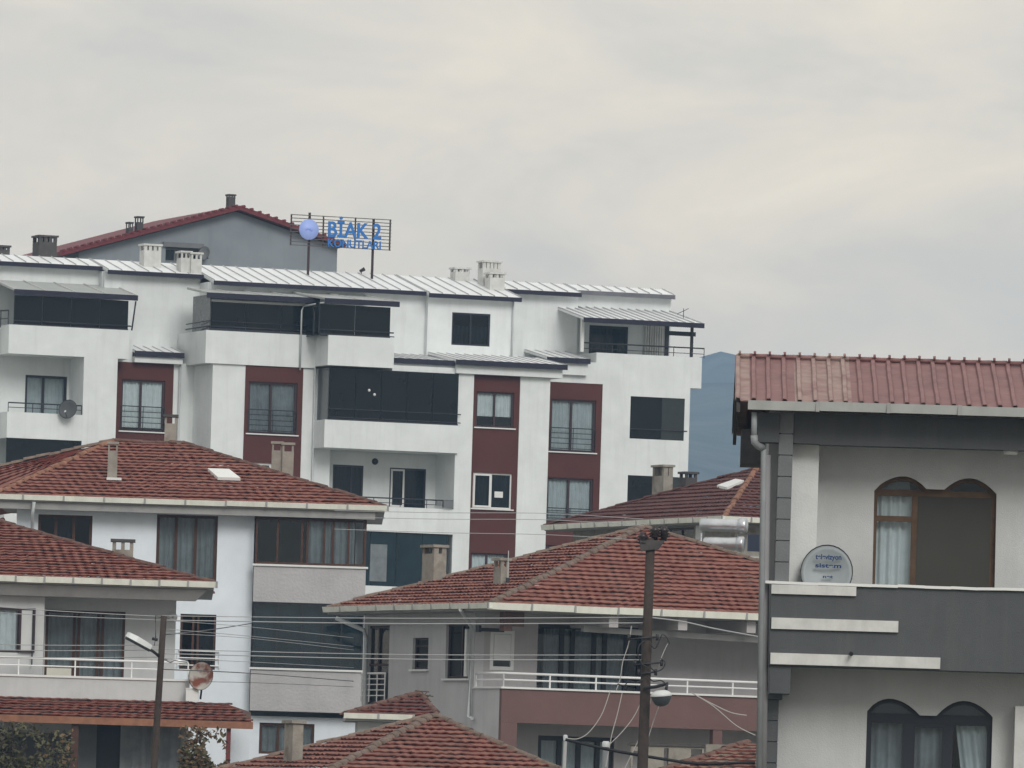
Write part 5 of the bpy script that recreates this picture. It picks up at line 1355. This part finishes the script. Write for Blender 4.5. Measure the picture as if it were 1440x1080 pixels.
q = MB(); bx0, bx1, bz0, bz1 = A.rect(1043, 580, 1062, 655, 6.3); q.box(bx0, ss0 - .01, 5.4, 7.0, bz0, rzA(6.9) - .06); q.build('rear_bay', K['darkconc'], ar)
# arched windows
def archwin(O, bars, panes_curt, fm, gm, name, t=tw_ + .12, fwid=.055):
    """outline O; bars: list of frame boxes (s0,s1,z0,z1)"""
    cx = sum(p[0] for p in O)/len(O); cz = sum(p[1] for p in O)/len(O)
    def inset(d):
        o = []
        n = len(O)
        for i in range(n):
            p0, p1, p2 = Vector(O[i-1]), Vector(O[i]), Vector(O[(i+1) % n])
            d1, d2 = (p1 - p0), (p2 - p1)
            if d1.length < 1e-6: d1 = d2
            if d2.length < 1e-6: d2 = d1
            n1, n2 = Vector((-d1.y, d1.x)).normalized(), Vector((-d2.y, d2.x)).normalized()
            nn = (n1 + n2)
            nn = nn.normalized() if nn.length > 1e-3 else n1
            o.append(tuple(p1 - nn * d))
        return o
    I = inset(fwid)
    q = MB(); q.polywall(O, [I], t, t + .08)
    for b in bars: q.box(b[0], b[1], t + .004, t + .076, b[2], b[3])
    w = q.build(name, K[fm], ar)
    q = MB(); q.prism(O, t + .03, t + .04); q.build('pane', K[gm], w)
    return w
upx = lambda x, y: A.at(x, y, tw_ + .12)
s1281, s1288 = upx(1281, 760)[0], upx(1289, 760)[0]
sLft, sRgt = upx(1229, 760)[0], upx(1400, 760)[0]
zt1, zt0 = upx(1290, 689.5)[1], upx(1290, 698)[1]
zb1, zb0_ = upx(1255, 725.5)[1], upx(1255, 733)[1]
zbot = A.z(1250, 832, tw_)
wu = archwin(UP, [(sLft, sRgt, zt0, zt1), (s1281, s1288, zbot, zt0 - .001), (sLft, s1281 - .001, zb0_, zb1), (sRgt - .075, sRgt - .03, zbot, zt0 - .001)], None, 'rustbrown', 'glass', 'window')
wu['label'] = 'brown framed double arched window with white curtain and dark mesh'
q = MB(); q.box(s1288 + .002, sRgt - .076, tw_ + .125, tw_ + .14, zbot, zt0 - .002); sA_ = upx(1338, 760)[0]; ms = q.build('mesh_screen', K['mesh'], wu)
curtain_mesh(sLft + .03, s1281, zbot, zt0, tw_ + .3, .035, .13).build('curtain', K['curtain'], wu, recalc=False)
q = MB(); q.prism([(p[0], p[1] - .03) for p in UP if p[1] > zt1 - .2 and p[0] < s1288 + .1] + [(s1288, zt1), (sLft + .02, zt1)], tw_ + .175, tw_ + .185) if False else None
q.bm.free()
q = MB(); z_a = upx(1262, 677)[1]; q.box(upx(1240, 680)[0], upx(1280, 680)[0], tw_ + .25, tw_ + .28, zt1, z_a); q.build('pelmet', K['dimcurt'], wu)
upx2 = lambda x, y: A.at(x, y, tw_ + .12)
b = lambda x: upx2(x, 1045)[0]
zL1, zL0 = upx2(1250, 1006)[1], upx2(1250, 1017)[1]; zM0 = upx2(1305, 1023)[1]; zbl = A.z(1300, 1118, tw_)
wl_ = archwin(LO, [(b(1219), b(1396), zL0, zL1 + .03), (b(1270), b(1286), zbl, zL0 - .001), (b(1325), b(1340), zbl, zL0 - .001), (b(1286) + .001, b(1325) - .001, zM0, zL0 - .001), (b(1219), b(1225), zbl, zL0 - .001), (b(1388), b(1396), zbl, zL0 - .001)], None, 'blackframe', 'glass', 'window')
wl_['label'] = 'navy framed double arched window with tied curtains'
for x0, x1, zc_, cm, slant in ((1223, 1271, zL0, 'dimcurt', 0), (1287, 1326, zM0, 'dimcurt', 0), (1344, 1386, zL0, 'greycurt', .14)):
    cq = curtain_mesh(b(x0), b(x1), zbl, zc_, tw_ + .3, .03, .16)
    if slant:
        for v in cq.bm.verts:
            if v.co.z < zc_ - .1: v.co.x += slant
    cq.build('curtain', K[cm], wl_, recalc=False)
q = MB(); q.prism([(p[0]*.999, p[1]) for p in LO], tw_ + .2, tw_ + .21) if False else None
q.bm.free()
q = MB(); q.box(b(1219), b(1396), tw_ + .17, tw_ + .19, zL1 + .031, upx2(1254, 976)[1]); q.build('lunette_panel', K['blackframe'], wl_)
# balcony
sp0 = A.s(1083, 880, 0)
q = MB(); q.box(sp0, SE, 0, .16, zpar, zcap - .035); q.box(sp0, sp0 + .15, .162, tw_ - .01, zpar, zcap - .036); q.box(sp0 + .151, SE, .162, tw_ - .002, zpar + .004, zpar + .15); q.build('balcony_parapet', K['charcoal'], ar)
q = MB(); n = 14; xs_ = [A.s(1076, 820, 0) + (SE - A.s(1076, 820, 0))*k/n for k in range(n + 1)]
for a_, b_ in zip(xs_, xs_[1:]):
    j0, j1 = random.uniform(-.006, .006), random.uniform(-.006, .006)
    q.hexa([(a_, -.05, zcap - .034 + j0), (b_, -.05, zcap - .034 + j1), (b_, .19, zcap - .034 + j1), (a_, .19, zcap - .034 + j0), (a_, -.05, zcap + .004 + j0), (b_, -.05, zcap + .004 + j1), (b_, .19, zcap + .004 + j1), (a_, .19, zcap + .004 + j0)])
q.build('coping', K['whitepvc'], ar)
for x0, y0, x1, y1 in ((1085, 820.5, 1204, 836.5), (1085, 869.5, 1263, 888), (1083.5, 919.5, 1322, 939)):
    a = A.rect(x0, y0, x1, y1, -.04); zc_ = (a[2] + a[3])/2; hh = .078
    q = MB(); q.box(max(a[0], sp0 + .002), a[1], -.05, -.001, zc_ - hh, min(zc_ + hh, zcap - .04)); q.build('stripe', K['chimwhite'], ar)
q = MB(); s_, z_ = A.at(1197, 919, -.1); q.tube([(s_, .0, z_), (s_ + .0, -.22, z_ - .01)], .028, 8); q.build('drain_spout', K['cableblack'], ar)
a = A.rect(1083, 938, 1111, 975.5, .05); q = MB(); q.box(a[0], a[1], .03, tw_, a[2], zpar - .002); q.build('bracket', K['charcoal'], ar)
quoins(lq0, lq1, .55, tw_ + .2, -.3, a[2] - .08, .30, 'charcoal')
q = MB(); q.box(lq0 - .02, a[1] - .1, .5, tw_ - .01, a[2] - .075, a[2] - .003); q.build('ledge', K['charcoal'], ar)
a = A.rect(1428, 993, 1470, 1120, .7); q = MB(); q.box(a[0], a[1], .7, tw_ + .005, -.3, a[3]); q.build('pilaster', K['chimwhite'], ar)
q = MB(); s_, z_ = A.at(1421, 630, .4); q.lathe([(.001, -.05), (.09, -.05), (.105, 0), (.001, 0)], (s_, .3, zbeam), (0, 0, 1), 18); q.build('ceiling_lamp', K['whitepvc'], ar)
# pipes
def pt(x, y, t): s, z = A.at(x, y, t); return (s, t, z)
q = MB(); q.tube([pt(1061, 580, -.3), pt(1060.5, 617, -.3)], .042, 10); q.tube([pt(1060.5, 612, -.3), pt(1061, 622, -.29), pt(1066, 627, -.2), pt(1073, 630, -.1)], .05, 10); q.tube([pt(1071, 628, -.1), pt(1074, 633, -.1), pt(1067, 1100, -.1)], .042, 10)
q.build('downpipe', K['pipegrey'], ar)
q = MB(); q.tube([pt(1079, 640, .2), pt(1073, 1100, .2)], .05, 8); q.build('rear_downpipe', K['pinkgrey'], ar)
# dish on the balcony
c = A.w(A.s(1163, 807, .34), .34, A.z(1163, 807, .34))
dd = dish('satellite_dish', c, (-.10, -1, .22), .36, .385, 'large grey satellite dish with blue lettering behind the charcoal balcony', 'dishgrey', depth=.10, arm=False)
for body, sz, dz, wdt in (('televizyon', .10, .20, .36), ('sistem', .085, .085, .36), ('net', .06, -.06, .14)):
    text_obj(body, sz, (-wdt/2 + .01, -.085, dz), wdt, 'dishblue', dd, extrude=.002, tilt=R(12), bold=.03)

# ================================================================== poles, lamps, wires
YP = 150
def pole(name, top, bot, r0, r1, label):
    p0, p1 = wp(*top, YP), wp(*bot, YP)
    base = Vector((p1.x + (p1.x - p0.x)*.0, YP, ramp(YP) - .2)); 
    k = (p0.z - base.z)/(p0.z - p1.z); base.x = p0.x + (p1.x - p0.x)*k
    o = empty(name, base); q = MB()
    n = 8; q.tube([Vector((0, 0, 0)).lerp(p0 - base, i/n) for i in range(n + 1)], r1, 10, r1=r0); q.build('shaft', K['wood'], o)
    return tag(o, label, 'utility pole'), base
po, pb = pole('utility_pole', (915, 757), (903.5, 1080), .082, .122, 'tall weathered utility pole with dark insulators in front of the middle tile roof')
L_ = lambda x, y, Y=YP: wp(x, y, Y) - pb
q = MB(); a, b = L_(899, 764), L_(935, 762); d = Vector((0, .08, .10)); q.hexa([a + Vector((.03, -.13, -.14)), b + Vector((-.1, -.13, -.13)), b + Vector((-.1, .1, -.13)), a + Vector((.03, .1, -.14)), a + Vector((0, -.15, .06)), b + Vector((.0, -.15, .02)), b + Vector((0, .12, .02)), a + Vector((0, .12, .06))]); q.build('crossarm', K['darkconc'], po)
for x, y, yy in ((904, 757, -.05), (921, 748, .0), (934, 748, .06)):
    c = L_(x, y); c.y = yy; q = MB()
    q.lathe([(.001, -.16), (.05, -.16), (.055, -.10), (.115, -.09), (.06, -.05), (.12, -.035), (.06, .0), (.11, .02), (.055, .06), (.06, .10), (.001, .11)], c, (0, 0, 1), 14); q.build('insulator', K['insul'], po)
for y0, x0, x1 in ((899, 884, 924), (935, 893, 930), (948, 898, 922)):
    q = MB(); a, b = L_(x0, y0), L_(x1, y0 - 3); q.tube([a + Vector((0, -.12, 0)), b + Vector((0, -.12, 0))], .018, 6)
    for x in (x0, x1): q.tube([L_(x, y0 - 2) + Vector((0, -.12, -.05)), L_(x, y0 - 2) + Vector((0, -.12, .06))], .03, 6)
    q.build('bracket', K['dark'], po)
for pts in (((913, 905), (921, 912), (927, 901), (931, 893), (938, 897), (941, 906)), ((912, 936), (921, 944), (931, 941), (935, 932), (929, 926)), ((908, 900), (899, 908), (897, 922), (903, 934), (909, 938)), ((910, 950), (918, 958), (929, 957), (936, 962)), ((905, 955), (895, 960), (884, 958), (878, 964), (868, 962))):
    P_ = [L_(x, y) + Vector((0, -.16, 0)) for x, y in pts]; o_ = []
    for i in range(len(P_) - 1):
        for k in range(5):
            f = k/5; p0, p1, p2, p3 = P_[max(i-1, 0)], P_[i], P_[i+1], P_[min(i+2, len(P_)-1)]
            o_.append(.5*((2*p1) + (p2 - p0)*f + (2*p0 - 5*p1 + 4*p2 - p3)*f*f + (3*p1 - p0 - 3*p2 + p3)*f**3))
    q = MB(); q.tube(o_ + [P_[-1]], .011, 5); q.build('cable_loop', K['dark'], po)
q = MB(); q.tube([L_(905, 968) + Vector((0, -.15, 0)), L_(922, 966) + Vector((0, -.25, 0)), L_(938, 962) + Vector((0, -.35, 0)), L_(936, 970) + Vector((0, -.4, 0))], .03, 8); arm = q.build('lamp_arm', K['dark'], po)
c = L_(929, 977) + Vector((0, -.45, 0))
q = MB(); q.lathe([(.001, .075), (.09, .07), (.16, .035), (.19, -.01), (.185, -.03)], (c.x, c.y, c.z), (-.1, -.05, 1), 18); q.build('lamp_shell', K['lampwhite'], arm)
q = MB(); q.lathe([(.18, -.028), (.175, -.08), (.13, -.17), (.06, -.21), (.001, -.215)], (c.x, c.y, c.z), (-.1, -.05, 1), 18); q.build('lamp_glass', K['lampglass'], arm)
lp_, lb = pole('utility_pole', (230.5, 866), (216.5, 1080), .056, .078, 'thin brown pole with an angled white street lamp by the grey balcony')
L2 = lambda x, y: wp(x, y, YP) - lb
q = MB(); q.tube([L2(223, 922) + Vector((0, -.05, 0)), L2(214, 915) + Vector((0, -.2, 0)), L2(206, 912) + Vector((0, -.25, 0))], .028, 8); arm = q.build('lamp_arm', K['dark'], lp_)
a, b = L2(212, 913.5) + Vector((0, -.25, 0)), L2(178, 895) + Vector((0, -.35, 0)); ax = (b - a)
q = MB(); ln = ax.length; up_ = Vector((.42, 0, .9)).normalized()
def head(z0, z1, w0, w1, k):
    ad = ax.normalized(); sd_ = ad.cross(up_).normalized(); uu = sd_.cross(ad)
    pts = []
    for f, wf in ((0, .45), (.25, .8), (.6, 1.0), (.9, .8), (1, .4)):
        pts.append([a + ad*ln*f + sd_*(w0*wf*s1) + uu*z0 for s1 in (-1, 1)] + [a + ad*ln*f + sd_*(w1*wf*s1) + uu*(z1*(.6 + .4*wf)) for s1 in (1, -1)])
    vs = [[q.bm.verts.new(p) for p in r_] for r_ in pts]
    for r0, r1 in zip(vs, vs[1:]):
        for i in range(4): q.bm.faces.new((r0[i], r0[(i+1) % 4], r1[(i+1) % 4], r1[i]))
    q.bm.faces.new(vs[0]); q.bm.faces.new(vs[-1])
head(0, .10, .10, .06, 0); q.build('lamp_shell', K['lampwhite'], arm)
q = MB(); head(-.05, -.002, .07, .095, 0); q.build('lamp_glass', K['lampglass'], arm)
q = MB(); q.tube([L2(226, 868), L2(219, 866) + Vector((0, -.05, 0)), L2(219, 898) + Vector((0, -.05, 0)), L2(217, 908) + Vector((0, -.05, 0))], .010, 5); q.tube([L2(214, 898) + Vector((0, -.06, 0)), L2(222, 900) + Vector((0, -.06, 0))], .03, 6); q.build('lamp_cable', K['dark'], lp_)
q = MB(); q.tube([L2(232, 927) + Vector((0, -.05, 0)), L2(240, 931) + Vector((0, -.08, 0)), L2(246, 928) + Vector((0, -.1, 0)), L2(264, 931) + Vector((0, -.1, 0))], .022, 6); q.build('bracket', K['steel'], lp_)

def wire(pts, r, m, name, label, cat, group=None, Y=YP, Y2=None):
    """a cable through a few known points; smooth curve."""
    P = []
    for i, p in enumerate(pts):
        yy = Y if Y2 is None else Y + (Y2 - Y)*i/(len(pts) - 1)
        P.append(wp(p[0], p[1], yy))
    out_ = []
    n = len(P)
    for i in range(n - 1):
        p0, p1, p2, p3 = P[max(i-1, 0)], P[i], P[i+1], P[min(i+2, n-1)]
        for k in range(8):
            t = k/8; out_.append(.5*((2*p1) + (p2 - p0)*t + (2*p0 - 5*p1 + 4*p2 - p3)*t*t + (3*p1 - p0 - 3*p2 + p3)*t**3))
    out_.append(P[-1]); base = out_[0].copy()
    q = MB(); q.tube([p - base for p in out_], r, 5); o = q.build(name, K[m]); o.location = base
    return tag(o, label, cat, group)
GW = 'overhead wires between the two poles'
LW = 'thin grey overhead wire strung level between the two utility poles'
for k, (y0, y1, sg_) in enumerate(((866, 868, 2.5), (872, 876, 3), (913, 921, 3.5), (919, 928, 3.5))):
    wire([(228 - .07*(y0 - 866), y0), (570, (y0 + y1)/2 + sg_), (912 - .036*(y1 - 757), y1)], .0075 + .0015*(k % 2), 'cable', 'overhead_wire', LW, 'wire', GW)
GC = 'wires from the thin pole to the middle house'
LC = 'thin wire sloping from the thin brown pole to the corner of the middle house'
for k, (y0, ym, y1) in enumerate(((872, 884, 897), (884, 897, 909), (890, 900, 914), (926, 933, 939), (941, 949, 958), (958, 962, 966))):
    wire([(229 - .066*(y0 - 866), y0), (355, ym - 2), (497, y1)], .006 if k != 4 else .010, 'cable' if k not in (4, 5) else 'dark', 'overhead_wire', LC, 'wire', GC, 150, 217)
wire([(226, 893), (300, 885), (357, 876)], .012, 'dark', 'overhead_wire', 'short dark wire rising from the thin pole to the white house wall', 'wire', None, 150, 231)
GL = 'overhead wires running left out of the picture'
LWL = 'thin pale overhead wire running left from the thin brown pole out of view'
for y0, y1 in ((849, 867), (858, 872), (905, 907), (913, 914), (923, 924)):
    wire([(-60, y0), (85, (y0 + y1)/2 + 1.5), (229 - .065*(y1 - 866), y1)], .007, 'cable', 'overhead_wire', LWL, 'wire', GL)
GH = 'wires in front of the white block'
LWH = 'hair thin dark wire crossing in front of the white apartment block'
for y0, y1, x1 in ((718, 722, 770), (727, 731, 770), (744, 752, 770)):
    wire([(470, y0), (620, (y0+y1)/2 + 1), (x1, y1), (905, y1 + 8)], .0055, 'cable', 'overhead_wire', LWH, 'wire', GH)
GR = 'drop cables at the pole foot'
drops = [([(858, 972), (846, 1005), (828, 1030), (812, 1039), (797, 1038)], 'pale drop cable hanging in a low curve to the short mast', 0), ([(875, 974), (868, 1005), (860, 1035), (852, 1078)], 'pale drop cable falling steeply between the two short masts', 0),
         ([(908, 972), (893, 1005), (876, 1028), (858, 1046)], 'pale drop cable slanting from the pole lamp to the taller mast', 0), ([(917, 978), (908, 1010), (898, 1040), (878, 1082)], 'pale drop cable just left of the pole foot, reaching the bottom edge', 0), ([(927, 992), (917, 1020), (908, 1050), (896, 1084)], 'pale drop cable hanging straight down from the pole lamp', 0),
         ([(972, 974), (1003, 993), (1035, 1020), (1062, 1034)], 'long pale cable slanting down over the red balcony to the grey downpipe', 0), ([(972, 974), (1002, 990), (1028, 1002), (1050, 1006)], 'short pale cable end drooping over the red balcony front', 0),
         ([(888, 880), (884, 905), (876, 930), (872, 955), (866, 972)], 'thin pale cable dropping beside the dark balcony door', 0), ([(939, 905), (930, 925), (926, 942)], 'short looped cable beside the upper pole bracket', 0)]
for p, l, _ in drops: wire(p, .0085, 'cablepale', 'drop_cable', l, 'cable', GR)
wire([(912, 868), (960, 874), (1005, 884), (1070, 896)], .012, 'cable', 'overhead_wire', 'grey wire running right from the tall pole towards the charcoal house', 'wire')
wire([(795, 1040), (860, 1055), (930, 1067), (985, 1074), (1062, 1072)], .028, 'cableblack', 'black_cable', 'thick black cable sagging across the bottom right above the worn shed roof', 'cable')
def mast(x, yt, label, r, m):
    p = wp(x, yt, 160); b_ = Vector((p.x - .05, 160, ramp(160) - .2)); o = empty('service_mast', b_); tag(o, label, 'mast')
    q = MB(); q.tube([Vector((0, 0, 0)), p - b_], r, 8); q.build('tube', K[m], o)
    q = MB(); q.lathe([(r*1.25, -.02), (r*1.3, .06), (r*.9, .09), (.001, .09)], p - b_, (0, 0, 1), 10); q.build('cap', K['pipe'], o)
mast(795, 1040, 'short pale service mast with a round cap at the bottom', .035, 'soffit'); mast(852, 1049, 'thicker grey service mast beside the lower dark windows', .06, 'midgrey')

# ================================================================== bushes in front of the porch
def bush(name, x0, x1, ytop, Y, label, mats, n, seed, fill=.6):
    rr = random.Random(seed); a, b = wp(x0, 1080, Y), wp(x1, ytop, Y); zg = ramp(Y)
    cx, w_, h_ = (a.x + b.x)/2, abs(b.x - a.x)/2, b.z - zg
    o = empty(name, (cx, Y, zg)); tag(o, label, 'bush')
    q = MB(); tips = []
    for k in range(16):
        an = rr.uniform(0, 6.28); l = rr.uniform(.5, .98)
        tip = Vector((math.cos(an)*w_*rr.uniform(.2, .95), math.sin(an)*.6*rr.uniform(.2, .9), h_*l)); mid = Vector((tip.x*.35, tip.y*.35, h_*l*.55)); q.tube([(rr.uniform(-.1, .1), rr.uniform(-.1, .1), -.1), mid, tip], .022, 5, r1=.006)
        tips += [mid, tip, mid.lerp(tip, .5)]
    q.build('stem', K['bark'], o)
    q = MB()
    for k in range(n):
        t = rr.choice(tips); c = t + Vector((rr.gauss(0, .16), rr.gauss(0, .14), rr.gauss(0, .2)))
        if rr.random() < fill:
            an = rr.uniform(0, 6.28); ra = rr.random()**.5; c = Vector((math.cos(an)*w_*ra, math.sin(an)*.55*ra, h_*rr.uniform(.05, 1)*(1 - .25*ra*rr.random())))
            if math.sin(c.x*7 + seed) + math.sin(c.z*6 + c.x*3) < -.7: continue
        if c.z < .05 or abs(c.x) > w_*1.02 or c.z > h_: continue
        s = rr.uniform(.04, .10); d = Vector((rr.gauss(0, 1), rr.gauss(0, 1), rr.gauss(0, .7))).normalized(); e = d.cross(Vector((rr.gauss(0, 1), rr.gauss(0, 1), rr.gauss(0, 1)))).normalized()
        q.face([c - d*s, c + e*s*.5, c + d*s, c - e*s*.5], 0 if rr.random() < .72 else 1)
    f = q.build('foliage', [K[m] for m in mats], o, recalc=False)
bush('bush', -20, 60, 1016, 205, 'dense olive bush at the far left under the timber edged porch', ('leaf', 'bark'), 8000, 3, .8)
bush('bush', 48, 106, 1026, 207, 'sparse olive bush with bare twigs beside the brown porch post', ('leaf', 'leafrust'), 2200, 5, .45)
bush('bush', 250, 322, 1022, 205, 'rust and olive leaved bush beside the red porch post', ('leafrust', 'leaf'), 8000, 9, .8)
